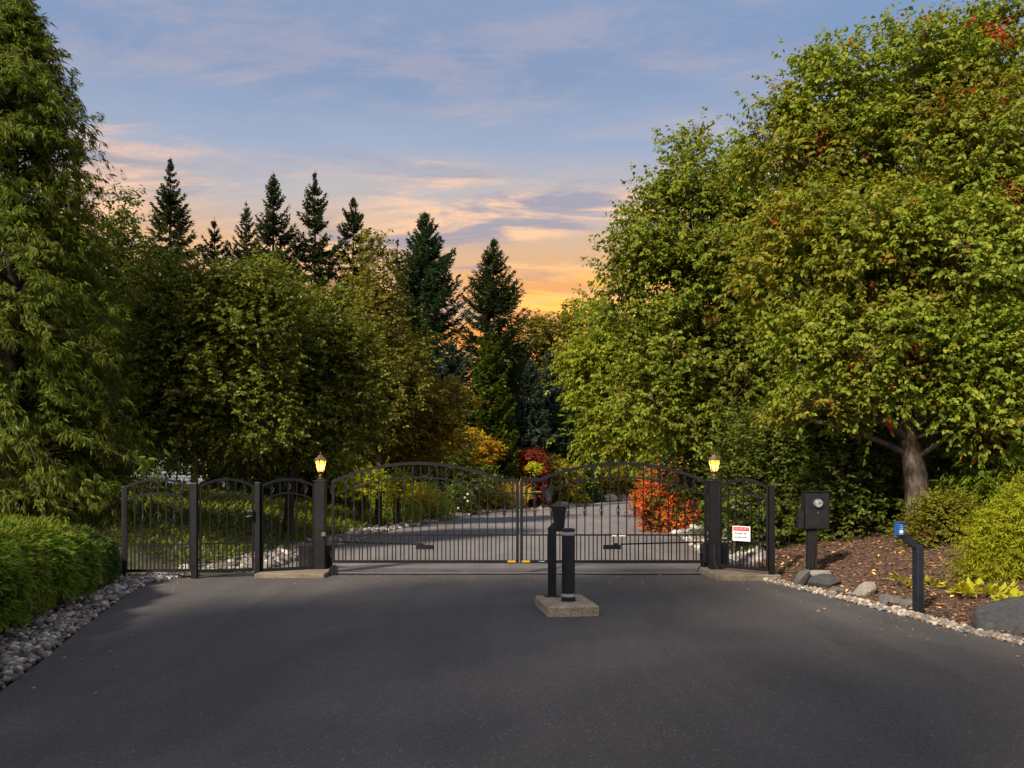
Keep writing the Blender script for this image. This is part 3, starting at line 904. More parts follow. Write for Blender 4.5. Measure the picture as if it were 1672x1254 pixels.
def leaf(sign, name, label):
    root = thing(name, label, 'gate', (XC + sign * .012, DG, 0))
    a0 = abs(PX(843.0, DG) - PX(816, DG)) + .05      # flat length by the meeting stile
    xap = (848.3 - 684) * u; zap = PZ(756.5, DG); klow = .00150 / u
    zf = PZ(784, DG)
    def top(x, zap=zap, zf=zf):
        q = zap - .00153 / u * (abs(x) - xap) ** 2
        s = abs(x)
        if s < xap: return max(q, zf) if s > .34 else zf
        return q
    zap2 = PZ(779.5, DG); zf2 = PZ(805.5, DG)
    def low(x):
        q = zap2 - .00149 / u * (abs(x) - xap) ** 2
        return (max(q, zf2) if abs(x) < xap else q)
    W = (848.3 - 543) * u
    x0, x1 = (-W, -.0) if sign < 0 else (.0, W)
    n = 21
    xs = [sign * ((848.3 - 838) * u + i * 13.62 * u) for i in range(n)]
    lk, uk = {}, {}
    zl = PZ(834, DG)
    for i in range(n):
        if i % 2 == 1: lk[i] = zl
        elif i % 2 == 0: uk[i] = (top(xs[i]) + low(xs[i])) / 2 - .02
    panel(root, x0, x1, top, low, PZ(873.5, DG), PZ(917, DG), xs, lk, uk, 6.85 * u, .048, .052, .055)
    # hinge-side taller end block and hinge barrels
    xh = sign * W
    obj('hinge', MB().lathe([(.02, -.06), (.02, .06)], 10, (xh + sign * .012, 0, PZ(800, DG))), M['black'], root)
    obj('hinge', MB().lathe([(.02, -.06), (.02, .06)], 10, (xh + sign * .012, 0, PZ(905, DG))), M['black'], root)
    # bracket of the opener arm
    xb = sign * ((848.3 - 695) * u if sign < 0 else (998 - 848.3) * u)
    b = MB().box((0, .05, 0), (.31, .05, .075), .006).box((sign * .07, .05, .05), (.10, .045, .035), .006)
    obj('opener_bracket', b, M['black'], root, (xb, -.075, PZ(893, DG)))
    xe = sign * (W - .05)
    obj('opener_arm', MB().tube([(xb + sign * .16, .06, PZ(889, DG)), (xe, .16, PZ(886, DG))], .014, 8), M['black'], root)
    obj('reflector', MB().box((sign * .10 if sign > 0 else -.125, -.034, PZ(916.5, DG)), (.14, .012, .032), .003), M['yellow'], root)
    if sign > 0:
        obj('reflector', MB().box((.38, -.033, PZ(916.5, DG)), (.10, .01, .014), .002), M['band'], root, label='small pale sticker on the bottom rail')
        obj('sticker', MB().box((( 1001.5 - 848.3) * u, -.024, PZ(874.5, DG)), (.085, .006, .024)), M['white'], root)
        obj('sticker', MB().box((( 1014.5 - 848.3) * u, -.024, PZ(874.5, DG)), (.115, .006, .024)), M['white'], root)
        obj('gap_light_strip', MB().box((-.008, -.012, .90), (.006, .03, 1.36)), M['lockmetal'], root)  # pale strip added to stand for the bright background between the leaves
    return root


leaf(-1, 'driveway_gate', 'left black arched leaf of the driveway gate with single yellow reflector')
leaf(1, 'driveway_gate', 'right black arched leaf of the driveway gate with two white stickers on its middle rail')

# fence posts and side panels
PN = {'a': (202, 13.20), 'b': (318, 13.30), 'c': (421, 13.62), 'lp': (523.5, 14.1), 'rp': (1166.5, 13.9), 'd': (1260, 13.1)}


def square_post(key, w, top_py, label, base=None):
    px, D = PN[key]; x = PX(px, D); z0 = max(gh(x, D), 0) - .03 if base is None else base
    zt = PZ(top_py, D)
    t = thing('fence_post', label, 'fence post', (x, D, z0), 0, 'black posts of the fence')
    obj('shaft', MB().box((0, 0, (zt - z0) / 2), (w, w, zt - z0), .005), M['black'], t)
    obj('cap', MB().box((0, 0, zt - z0 + .010), (w + .008, w + .008, .022), .006, 0, .8), M['black'], t)
    return t


square_post('a', .055, 796, 'thin black fence post at the end beside the cypress and hedge')
square_post('b', .095, 790, 'thick black fence post hinging the pedestrian gate in front of the tree trunk')
square_post('c', .09, 789, 'black fence post on the latch side of the pedestrian gate')
square_post('d', .085, 794, 'black fence post at the end nearest the meter box', -.02)


def side(pA, pB, name, label, cat, gapA, gapB, ends_py, apex_py, low_end, low_apex, mid_py, bot_py, ntall, lower, upper, flip=False):
    (pa_, Da), (pb_, Db) = PN[pA], PN[pB]
    A = Vector((PX(pa_, Da), Da, 0)); B = Vector((PX(pb_, Db), Db, 0))
    v = B - A; ang = math.atan2(v.y, v.x); Lg = v.length
    D = (Da + Db) / 2
    root = thing(name, label, cat, A, ang)
    x0, x1 = gapA, Lg - gapB; xm = (x0 + x1) / 2; hw = (x1 - x0) / 2
    top = lambda x: PZ(apex_py, D) - (apex_py - ends_py) / -F * D * ((x - xm) / hw) ** 2 * 1.0
    low = lambda x: PZ(low_apex, D) - (low_apex - low_end) / -F * D * ((x - xm) / hw) ** 2 * 1.0
    xs = [x0 + .03 + (x1 - x0 - .06) * (i + 1) / (ntall + 1) for i in range(ntall)]
    lk = {i: PZ(lower[1], D) for i in lower[0]}
    uk = {i: (top(xs[i]) + low(xs[i])) / 2 for i in upper}
    panel(root, x0, x1, top, low, PZ(mid_py, D), PZ(bot_py, D), xs, lk, uk, (xs[1] - xs[0]) / 2, .036, .042, .044)
    return root, x0, x1, D


side('a', 'b', 'railing_section', 'arched black fence panel between the cypress and the pedestrian gate', 'fence panel', .02, .05, 796, 783, 818, 805, 889, 931.5, 7, ((1, 3, 5), 848), (2, 4, 6))
pg, gx0, gx1, gD = side('b', 'c', 'pedestrian_gate', 'narrow black arched walk-through gate with a lock box', 'gate', .07, .06, 795, 782.5, 818, 806, 887, 931, 5, ((1, 3), 846), (2, 4))
obj('lock_box', MB().box((gx1 - .055, -.035, PZ(839, gD)), (.075, .07, .15), .006).box((gx1 - .085, -.065, PZ(843.5, gD)), (.10, .03, .022), .004), M['black'], pg)
lk_ = obj('lock_plate', MB().box((gx1 - .07, -.072, PZ(834, gD)), (.085, .006, .03), .002), M['lockmetal'], pg)
obj('handle', MB().tube([(gx1 - .035, -.075, PZ(843, gD)), (gx1 - .06, -.095, PZ(843, gD)), (gx1 - .13, -.095, PZ(844, gD))], .011, 8), M['lockmetal'], pg)
side('c', 'lp', 'railing_section', 'arched black fence panel between the pedestrian gate and the lit pillar on the left', 'fence panel', .055, .10, 794, 782.5, 818, 805, 885, 928.5, 5, ((1, 3), 846), (0, 2, 4))
rp_, rx0, rx1, rD = side('rp', 'd', 'railing_section', 'arched black fence panel carrying the red and white sign', 'fence panel', .10, .055, 797, 783, 816, 806, 883, 927, 5, ((1, 3), 846), ())

# concrete footings
ft = obj('concrete_footing', MB().box((0, 0, .03), (1.16, 1.05, .09), .012), M['aggregate_dark'], None, (PX(484, 13.8), 13.88, 0))
ft['label'] = 'low concrete strip under the lit pillar and fence on the left'; ft['category'] = 'footing'; ft['group'] = 'concrete footings of the fence'
ft = obj('concrete_footing', MB().box((0, 0, .04), (1.06, 1.35, .11), .014), M['aggregate_dark'], None, (PX(1206, 13.6), 13.68, 0))
ft['label'] = 'low concrete strip under the lit pillar and fence on the right'; ft['category'] = 'footing'; ft['group'] = 'concrete footings of the fence'


def _pane_mat():
    m, b = new_mat('amber_frosted_glass')
    t = S.nt.nodes.new('ShaderNodeBsdfTranslucent'); t.inputs['Color'].default_value = (.95, .56, .20, 1)
    tr = S.nt.nodes.new('ShaderNodeBsdfTransparent'); tr.inputs['Color'].default_value = (1, .80, .45, 1)
    mx = S.nt.nodes.new('ShaderNodeMixShader'); mx.inputs[0].default_value = .35
    S.nt.links.new(t.outputs[0], mx.inputs[1]); S.nt.links.new(tr.outputs[0], mx.inputs[2])
    S.nt.links.new(mx.outputs[0], S.nt.nodes['Material Output'].inputs['Surface'])
    return m
M['pane'] = _pane_mat()
_m, _b = new_mat('lit_bulb')
_b.inputs['Emission Color'].default_value = (1, .66, .26, 1); _b.inputs['Emission Strength'].default_value = 9
_b.inputs['Base Color'].default_value = (.9, .8, .6, 1)
M['bulb'] = _m


def pillar(key, base_z, label):
    px, D = PN[key]; x = PX(px, D); zt = PZ(787, D)
    t = thing('gate_pillar', label, 'lamp post', (x, D, base_z), 0, 'black pillars with lit lanterns beside the driveway gate')
    h = zt - base_z
    obj('shaft', MB().box((0, 0, h / 2), (.182, .182, h), .006), M['black'], t)
    obj('cap', MB().lathe([(.137, 0), (.137, .022), (.055, .062), (.03, .066)], 4, (0, 0, h), PI / 4), M['black'], t)
    obj('neck', MB().lathe([(.03, 0), (.024, .015), (.034, .03), (.036, .05), (.022, .066), (.018, .085), (.045, .098), (.05, .108)], 16, (0, 0, h + .06)).mesh('neck', True), M['lampmetal'], t)
    zb = h + .168
    lan = obj('lantern', MB().lathe([(.056, 0), (.062, .008), (.062, .016), (.05, .02)], 6, (0, 0, zb), PI / 6), M['lampmetal'], t)
    r0, r1, z0, z1 = .056, .100, zb + .016, zb + .205
    for k in range(6):
        a, b2 = PI / 3 * k + PI / 6, PI / 3 * (k + 1) + PI / 6
        q = .985
        p = [(r0 * q * math.cos(a), r0 * q * math.sin(a), z0), (r0 * q * math.cos(b2), r0 * q * math.sin(b2), z0),
             (r1 * q * math.cos(b2), r1 * q * math.sin(b2), z1), (r1 * q * math.cos(a), r1 * q * math.sin(a), z1)]
        obj('pane', MB().add(p, [(0, 1, 2, 3)]), M['pane'], lan)
        obj('frame_bar', MB().tube([(r0 * math.cos(a), r0 * math.sin(a), z0), (r1 * math.cos(a), r1 * math.sin(a), z1)], .0075, 5), M['lampmetal'], lan)
    obj('eave', MB().lathe([(.104, -.004), (.118, .0), (.122, .010), (.108, .020)], 6, (0, 0, z1), PI / 6), M['lampmetal'], lan)
    obj('roof', MB().lathe([(.108, .020), (.082, .048), (.055, .066), (.052, .082), (.032, .098), (.012, .106)], 6, (0, 0, z1), PI / 6), M['lampmetal'], lan)
    obj('finial', MB().lathe([(.008, .104), (.011, .112), (.018, .122), (.010, .132), (.006, .142), (.003, .158)], 10, (0, 0, z1)).mesh('finial', True), M['lampmetal'], lan)
    obj('bulb', MB().lathe([(.010, 0), (.022, .02), (.026, .045), (.020, .07), (.006, .084)], 12, (0, 0, zb + .05)).mesh('bulb', True), M['bulb'], lan)
    ld = bpy.data.lights.new('lantern_light', 'POINT'); ld.energy = 5.5; ld.color = (1, .50, .15); ld.shadow_soft_size = .035
    lo = bpy.data.objects.new('lantern_light', ld); COL.objects.link(lo); lo.parent = t; lo.location = (0, 0, zb + .115)
    return t


pl = pillar('lp', .04, 'black pillar with lit lantern between the small fence panels and the driveway gate')
obj('contact_box', MB().box((.08, -.105, PZ(872, 14.1) - .04), (.075, .05, .075), .008), M['lockmetal'], pl)
pr = pillar('rp', .05, 'black pillar with lit lantern beside the red bush and the sign')
obj('conduit', MB().tube([(-.03, -.105, .46), (-.03, -.105, .25), (-.01, -.11, .12), (.03, -.12, .045), (.12, -.12, .035)], .012, 8).mesh('conduit', True), M['opener'], pr)


def opener(px, D, w, h, z, label):
    t = thing('gate_opener', label, 'gate motor', (PX(px, D), D, z), 0, 'gate motors behind the pillars')
    obj('housing', MB().box((0, 0, h / 2), (w, .30, h), .035), M['opener'], t)
    for k in range(4):
        obj('rib', MB().box((-w * .36 + k * w * .24, -.152, h * .48), (w * .07, .012, h * .78), .003), M['opener'], t)
    obj('base_plate', MB().box((0, 0, -.012), (w + .06, .36, .03), .004), M['black'], t)
    return t
opener(503, 14.75, .30, .44, .03, 'ribbed grey gate motor behind the fence panel at the left pillar')
opener(1166, 14.3, .42, .46, .06, 'ribbed grey gate motor behind the right pillar')
for (px, D, lab) in ((536, 14.15, 'black motor linkage plate between the left pillar and the gate'), (1151, 14.2, 'black motor linkage plate between the gate and the right pillar')):
    t = thing('linkage', lab, 'gate linkage', (PX(px, D), D, .0), 0, 'gate motor linkages')
    obj('plate', MB().box((0, .12, .20), (.10, .02, .40), .004).box((0, .10, .012), (.16, .14, .024), .004), M['black'], t)
    obj('wheel', MB().lathe([(.02, -.02), (.075, -.02), (.085, 0), (.075, .02), (.02, .02)], 18, (0, 0, 0)).mesh('wheel', True), M['opener'], t, (0, .06, .40)).rotation_euler = (PI / 2, 0, 0)

# gate stop and the cable lying across the drive
gs = thing('gate_stop', 'small black wedge gate stop at the end of the left footing', 'gate stop', (PX(543, 13.75), 13.75, .0))
obj('wedge', MB().add([(-.10, -.05, .004), (.02, -.05, .004), (.04, -.05, .19), (-.02, -.05, .16), (-.10, .05, .004), (.02, .05, .004), (.04, .05, .19), (-.02, .05, .16)],
                      [(0, 1, 2, 3), (7, 6, 5, 4), (0, 4, 5, 1), (1, 5, 6, 2), (2, 6, 7, 3), (3, 7, 4, 0)]), M['black'], gs)
obj('foot', MB().box((.055, 0, .02), (.06, .08, .04), .006), M['black'], gs)
rng = np.random.default_rng(9)
for j, (off_, lab) in enumerate(((0.0, 'long black cable lying across the drive in front of the gate'), (.10, 'second thinner black cable across the drive nearer the gate'))):
    xs = np.linspace(PX(547, 13.9), PX(1140, 14.0), 46)
    w = np.cumsum(rng.normal(0, .012, 46)); w -= np.linspace(0, w[-1], 46)
    P = [(x, 13.78 + off_ + q, .014) for x, q in zip(xs, w)]
    o = obj('cable', MB().tube(P, .014 if j == 0 else .010, 6).mesh('cable', True), M['cable'])
    o['label'] = lab; o['category'] = 'cable'

# red and white sign on the right fence panel
ud = F / 13.5
ang_r = rp_.rotation_euler.z
sx_, sz_ = PX(1214, 13.45), PZ(871.5, 13.45)
fr = Vector((math.cos(ang_r), math.sin(ang_r), 0)); nrm = Vector((math.sin(ang_r), -math.cos(ang_r), 0))
A = rp_.location; tpos = A + fr * ((sx_ - A.x) / fr.x) + nrm * .045
sg = thing('security_sign', 'small white security sign with a red header on the fence', 'sign', (tpos.x, tpos.y, sz_ - .125), ang_r)
obj('plate', MB().box((0, 0, .125), (.335, .008, .25), .003), M['white'], sg)
obj('header', MB().box((0, -.005, .205), (.295, .004, .062)), M['red'], sg)


def text(s, size, loc, mat, parent, name='lettering', rot=(PI / 2, 0, 0), sx=1.0):
    c = bpy.data.curves.new(name, 'FONT'); c.body = s; c.size = size; c.align_x = 'CENTER'; c.align_y = 'CENTER'; c.extrude = .0006; c.offset = size * .028
    o = bpy.data.objects.new(name, c); COL.objects.link(o); o.parent = parent; o.location = loc; o.rotation_euler = rot; o.scale.x = sx
    bpy.context.view_layer.update()
    me = bpy.data.meshes.new_from_object(o.evaluated_get(bpy.context.evaluated_depsgraph_get()))
    m2 = bpy.data.objects.new(name, me); COL.objects.link(m2); m2.parent = parent; m2.location = loc; m2.rotation_euler = rot; m2.scale.x = sx
    me.materials.clear(); me.materials.append(mat); bpy.data.objects.remove(o)
    return m2
text('VIDEO SECURITY', .042, (0, -.0085, .205), M['pinkprint'], sg, sx=.82)
text('Security, 24/7', .052, (0, -.0055, .130), M['ink'], sg, sx=.80)
text('premises & you', .046, (0, -.0055, .066), M['ink'], sg, sx=.80)

# ------------------------------------------------------------------ island with card reader and bollard
ang = .14
def island_pt(lx, ly):   # local -> world
    c, s_ = math.cos(ang), math.sin(ang); return (ISL[0] + lx * c - ly * s_, ISL[1] + lx * s_ + ly * c)
ISL = (PX(924, 10.0), 10.02)
pad = obj('concrete_island', MB().box((0, 0, .055), (.63, .94, .155), .022), M['aggregate'], None, (ISL[0], ISL[1], 0), ang)
pad['label'] = 'pebbled concrete island in the drive carrying the bollard and card reader'; pad['category'] = 'island'
TOP = .133
t = thing('bollard', 'thick round black bollard with pale bands on the concrete island', 'bollard', (PX(928, 9.95), 9.95, TOP))
R = .084; HB = PZ(865, 9.95) - TOP
obj('shaft', MB().lathe([(R * .97, 0), (R * .97, HB)], 32).mesh('shaft', True), M['charcoal'], t)
obj('band', MB().lathe([(R * .985, .055), (R * .985, .095)], 32).mesh('band', True), M['band'], t)
obj('band', MB().lathe([(R * .985, HB - .065), (R * .985, HB - .022)], 32).mesh('band', True), M['band'], t)
obj('base_ring', MB().lathe([(R * 1.06, 0), (R * 1.06, .05), (R * 1.0, .056)], 32).mesh('base_ring', True), M['charcoal'], t)
obj('cap', MB().lathe([(R * .99, HB - .02), (R * 1.01, HB - .012), (R * 1.0, HB + .004), (R * .85, HB + .016), (R * .3, HB + .022)], 32).mesh('cap', True), M['charcoal'], t)
t = thing('card_reader', 'slim black card reader post with angled neck and hooded head on the concrete island', 'card reader', (PX(901.5, 10.35), 10.35, TOP), ang)
HP = PZ(864, 10.35) - TOP
obj('post', MB().lathe([(.055, 0), (.055, HP)], 28).mesh('post', True), M['charcoal'], t)
obj('foot_plate', MB().box((0, 0, .006), (.19, .19, .014), .002), M['charcoal'], t)
obj('bolt', MB().lathe([(.009, 0), (.009, .018)], 6, (.075, -.075, .013)), M['lockmetal'], t)
obj('bolt', MB().lathe([(.009, 0), (.009, .018)], 6, (-.075, -.075, .013)), M['lockmetal'], t)
h = HP
obj('neck', MB().add([(-.058, -.055, h), (.055, -.055, h), (.075, -.055, h + .125), (.055, -.055, h + .122), (-.058, .05, h), (.055, .05, h), (.075, .05, h + .125), (.055, .05, h + .122)],
                     [(0, 1, 2, 3), (7, 6, 5, 4), (0, 4, 5, 1), (1, 5, 6, 2), (2, 6, 7, 3), (3, 7, 4, 0)]), M['charcoal'], t)
hd = MB().add([(.052, -.02, h - .03), (.150, -.02, h - .03), (.180, -.04, h + .285), (.018, -.04, h + .285), (.052, .10, h - .03), (.150, .10, h - .03), (.180, .13, h + .285), (.018, .13, h + .285)],
              [(0, 1, 2, 3), (7, 6, 5, 4), (0, 4, 5, 1), (1, 5, 6, 2), (2, 6, 7, 3), (3, 7, 4, 0)])
obj('head', hd, M['charcoal'], t)
obj('lid', MB().box((.099, .045, h + .289), (.168, .18, .010), .003), M['charcoal'], t)

# ------------------------------------------------------------------ meter box and blue reader post
D = 12.75; x = PX(1325, D); z0 = gh(x, D) - .05
t = thing('meter_pedestal', 'black electric meter box on a square post behind the boulders', 'meter box', (x, D, z0))
zb, zt = PZ(863.5, D) - z0, PZ(803, D) - z0
bw = 38 / F * D
obj('post', MB().box((-.01, 0, zb / 2), (.125, .10, zb), .005), M['blackbox'], t)
for k, (a, b2) in enumerate(((.025, -.02), (.05, .0), (-.03, .03))):
    obj('conduit', MB().tube([(a, -.058, zb), (a + b2 * .5, -.062, zb * .6), (a + b2, -.066, zb * .3), (a + b2 * 1.4, -.064, .02)], .012, 6).mesh('conduit', True), M['cable'], t)
obj('side_conduit', MB().tube([(.075, -.03, zb), (.072, -.05, zb * .55), (.04, -.07, zb * .28), (.03, -.07, .0)], .010, 6).mesh('side_conduit', True), M['cable'], t)
bx = obj('box', MB().box((.06, 0, (zb + zt) / 2), (bw, .22, zt - zb), .008), M['blackbox'], t)
obj('door', MB().box((.06, -.115, (zb + zt) / 2), (bw - .035, .012, zt - zb - .04), .004), M['blackbox'], bx)
obj('rain_lid', MB().box((.06, -.008, zt + .008), (bw + .02, .26, .016), .004), M['blackbox'], bx)
obj('latch', MB().box((.06, -.124, zt - .33), (.018, .01, .035), .003), M['lockmetal'], bx)
obj('side_box', MB().box((.06 - bw / 2 - .045, .03, zb + .16), (.085, .14, .30), .006), M['blackbox'], t)
mt = obj('meter', MB().lathe([(.082, 0), (.082, .03), (.076, .05)], 28).mesh('meter', True), M['meterrim'], t, (.055, -.12, zt - .18)); mt.rotation_euler = (PI / 2, 0, 0); mt.scale = (.84, .84, .9)
mf = obj('face', MB().lathe([(.068, .048), (.068, .056)], 28).mesh('face', True), M['meterface'], mt)
obj('dial', MB().box((.018, .012, .0575), (.045, .020, .004)), M['opener'], mt)
_m, _b = new_mat('clear_meter_glass'); S.nt = _m.node_tree
_tr = S.nt.nodes.new('ShaderNodeBsdfTransparent'); _gl = S.nt.nodes.new('ShaderNodeBsdfGlossy'); _gl.inputs['Roughness'].default_value = .08
_mx = S.nt.nodes.new('ShaderNodeMixShader'); _mx.inputs[0].default_value = .10
S.nt.links.new(_tr.outputs[0], _mx.inputs[1]); S.nt.links.new(_gl.outputs[0], _mx.inputs[2]); S.nt.links.new(_mx.outputs[0], S.nt.nodes['Material Output'].inputs['Surface'])
obj('glass', MB().lathe([(.072, .05), (.070, .085), (.05, .098), (.01, .102)], 24).mesh('glass', True), _m, mt)

D = 9.75; x = PX(1499, D); z0 = -.03
t = thing('reader_post', 'dark post with a bent arm holding a small blue reader', 'intercom post', (x, D, z0))
zt = PZ(893, D) - z0
obj('post', MB().box((0, 0, zt / 2), (.095, .095, zt), .006, .30), M['navy'], t)
xa, za = PX(1469, D) - x, PZ(868, D) - z0
P = [(0.02, 0, zt - .03), (xa - .02, -.05, za - .02)]
v = Vector(P[1]) - Vector(P[0]); L = v.length
ar = MB().box((0, 0, L / 2), (.06, .075, L), .005)
ao = obj('arm', ar, M['navy'], t, P[0]); ao.rotation_euler = v.to_track_quat('Z', 'Y').to_euler()
obj('mitre', MB().box((0.0, 0, zt - .01), (.085, .085, .07), .012), M['navy'], t, None, .0)
hx, hz_ = PX(1463, D) - x, PZ(863, D) - z0
hd = obj('head', MB().box((0, 0, 0), (.10, .075, .155), .008), M['bluehead'], t, (hx, -.09, hz_), .35)
obj('hood', MB().box((0, -.004, .080), (.108, .088, .010), .003), M['bluehead'], hd)
for (dz_, w_, h_, m_) in ((-.030, .052, .036, M['white']), (-.060, .052, .010, M['band']), (.005, .040, .014, M['band']), (.030, .036, .012, M['band']), (.052, .03, .010, M['band'])):
    obj('label_panel', MB().box((-.012, -.0385, dz_), (w_, .003, h_)), m_, hd)

# ------------------------------------------------------------------ house seen between the trees
hs = thing('house', 'grey house with horizontal siding glimpsed between the cypress and tree trunk', 'house', (-16.6, 34.6, 0), .42)
hzb = gh(-17.1, 34) - .1
obj('wall', MB().box((0, 3, hzb + 1.7), (6.4, 6, 3.4)), M['siding'], hs)
for k in range(20):
    z = hzb + .35 + k * .15
    obj('siding_board', MB().add([(-3.22, -.012, z), (3.22, -.012, z), (3.22, -.05, z), (-3.22, -.05, z), (-3.22, -.012, z + .146), (3.22, -.012, z + .146), (3.22, -.022, z + .146), (-3.22, -.022, z + .146)],
                               [(0, 1, 2, 3), (4, 7, 6, 5), (3, 2, 6, 7), (0, 4, 5, 1), (0, 3, 7, 4), (1, 5, 6, 2)]), M['siding'], hs)
obj('roof', MB().add([(-3.6, -.5, hzb + 3.42), (3.6, -.5, hzb + 3.42), (3.6, 6.5, hzb + 3.42), (-3.6, 6.5, hzb + 3.42), (-3.6, 3, hzb + 5.4), (3.6, 3, hzb + 5.4)],
                     [(0, 1, 5, 4), (2, 3, 4, 5), (0, 4, 3), (1, 2, 5), (0, 3, 2, 1)]), M['roofing'], hs)


# ------------------------------------------------------------------ plants
def tubes_np(paths, n=5):
    """Many tubes in one mesh: paths is a list of (points (k,3), radii (k,))."""
    Vs, Qs, o = [], [], 0
    for P, r in paths:
        P = np.asarray(P, float); k = len(P)
        tg = np.gradient(P, axis=0); tg /= np.linalg.norm(tg, axis=1)[:, None] + 1e-9
        ref = np.where(np.abs(tg[:, 2:3]) < .9, np.array([[0, 0, 1.]]), np.array([[1., 0, 0]]))
        if np.any(np.abs(tg[:, 2]) >= .9): ref = np.repeat(np.array([[.35, .93, .1]]), k, 0)
        a = np.cross(tg, ref); a /= np.linalg.norm(a, axis=1)[:, None] + 1e-9
        b = np.cross(tg, a)
        w = 2 * PI * np.arange(n) / n
        V = P[:, None] + (a[:, None] * np.cos(w)[None, :, None] + b[:, None] * np.sin(w)[None, :, None]) * np.asarray(r)[:, None, None]
        Vs.append(V.reshape(-1, 3))
        i = (np.arange(k - 1)[:, None] * n + np.arange(n)[None]); j = (np.arange(k - 1)[:, None] * n + (np.arange(n)[None] + 1) % n)
        Qs.append(np.stack([i, j, j + n, i + n], -1).reshape(-1, 4) + o); o += k * n
    return np.concatenate(Vs), np.concatenate(Qs)


def curve(a, b, bow, k=7):
    a, b, bow = np.asarray(a, float), np.asarray(b, float), np.asarray(bow, float)
    t = np.linspace(0, 1, k)[:, None]
    return a * (1 - t) + b * t + bow * (t * (1 - t) * 4)


def clump_points(rng, blobs, shell=.5):
    """Clump centres spread through ellipsoids (cx, cy, cz, rx, ry, rz, n)."""
    C, O = [], []
    for (cx, cy_, cz, rx, ry, rz, n) in blobs:
        u_ = unit(rng, n); r = rng.uniform(shell ** 2, 1, n) ** .5
        r *= np.where(rng.random(n) < .2, rng.uniform(1.05, 1.26, n), 1.0)
        C.append(np.array([cx, cy_, cz]) + u_ * r[:, None] * np.array([rx, ry, rz])); O.append(u_)
    return np.concatenate(C), np.concatenate(O)


def crown_leaves(rng, C, O, na, rc, k, tw, LL, WW, droop=.5, shape='oval', flat=.65, up=.25):
    n = len(C)
    g = rng.standard_normal((n, na, 3)) * np.array([rc, rc, rc * flat]) * rng.uniform(.7, 1.3, (n, 1, 1))
    A = (C[:, None] + g).reshape(-1, 3)
    out = O[:, None] * .8 + g / rc * .45 + rng.standard_normal((n, na, 3)) * .35
    out[..., 2] += up
    out = out.reshape(-1, 3); out /= np.linalg.norm(out, axis=1)[:, None] + 1e-9
    m = len(A)
    s = (np.arange(k)[None] + rng.uniform(0, .8, (m, k))) / k
    sc = rng.uniform(.6, 1.25, (m, 1))
    P = A[:, None] + out[:, None] * (s * tw * sc)[..., None]
    P[..., 2] -= (s * s * tw * .35 * droop)
    sd = np.cross(out, np.array([0, 0, 1.])); sd /= np.linalg.norm(sd, axis=1)[:, None] + 1e-9
    sign = np.where(np.arange(k) % 2 == 0, 1., -1.)
    d = out[:, None] * .55 + sd[:, None] * sign[None, :, None] * .7 + rng.standard_normal((m, k, 3)) * .35
    d[..., 2] -= droop
    nn = rng.standard_normal((m, k, 3)) * .45 + out[:, None] * .35; nn[..., 2] += .6
    P, d, nn = P.reshape(-1, 3), d.reshape(-1, 3), nn.reshape(-1, 3)
    q = len(P)
    L = rng.uniform(*LL, q); W = L * rng.uniform(*WW, q)
    return P, d, nn, L, W


def branchwork(rng, base, trunk_pts, trunk_r, C, limbs, twig_r=.012, limb_r=.35):
    """Trunk + limbs to spread clumps + thin branches from the limbs to every clump."""
    T = np.array(trunk_pts, float)
    Td = np.array(densify([tuple(p) for p in T], 5)); k = len(Td)
    tr = np.interp(np.linspace(0, 1, k), np.linspace(0, 1, len(trunk_r)), trunk_r)
    main = [(Td, tr)]
    chosen = [int(np.argmin(C[:, 2]))]
    dist = np.linalg.norm(C - C[chosen[0]], axis=1)
    while len(chosen) < min(limbs, len(C)):
        j = int(np.argmax(dist)); chosen.append(j); dist = np.minimum(dist, np.linalg.norm(C - C[j], axis=1))
    nodes = [Td[int(k * .55):]]
    for j in chosen:
        c = C[j]
        hz = np.clip(c[2] - .55 * np.hypot(c[0] - Td[-1, 0], c[1] - Td[-1, 1]), Td[int(k * .35), 2], Td[-1, 2])
        i = int(np.argmin(np.abs(Td[:, 2] - hz)))
        L = np.linalg.norm(c - Td[i])
        P = curve(Td[i], c, (rng.normal(0, .05) * L, rng.normal(0, .05) * L, .08 * L), 9)
        r0 = min(tr[i] * .62, .03 + limb_r * .1 * L / 2)
        main.append((P, np.linspace(r0, twig_r, 9))); nodes.append(P[3:])
    Nn = np.concatenate(nodes)
    small = []
    for c in C:
        j = int(np.argmin(np.linalg.norm(Nn - c, axis=1) + np.maximum(0, Nn[:, 2] - c[2]) * .6))
        a = Nn[j]; L = np.linalg.norm(c - a)
        if L < .1: continue
        small.append((curve(a, c, (rng.normal(0, .06) * L, rng.normal(0, .06) * L, .05 * L), 5), np.linspace(twig_r * 1.0, twig_r * .35, 5)))
    return main, small


def px_blobs(D, blobs, dens):
    out = []
    for b in blobs:
        px, py, rx, ry = b[:4]; dd = b[4] if len(b) > 4 else 0.0
        Dd = D + dd; q = Dd / F
        n = max(3, int(dens * rx * ry / 1000.0))
        out.append((PX(px, Dd), Dd, PZ(py, Dd), rx * q, max(rx, ry) * q * .85, ry * q, n))
    return out


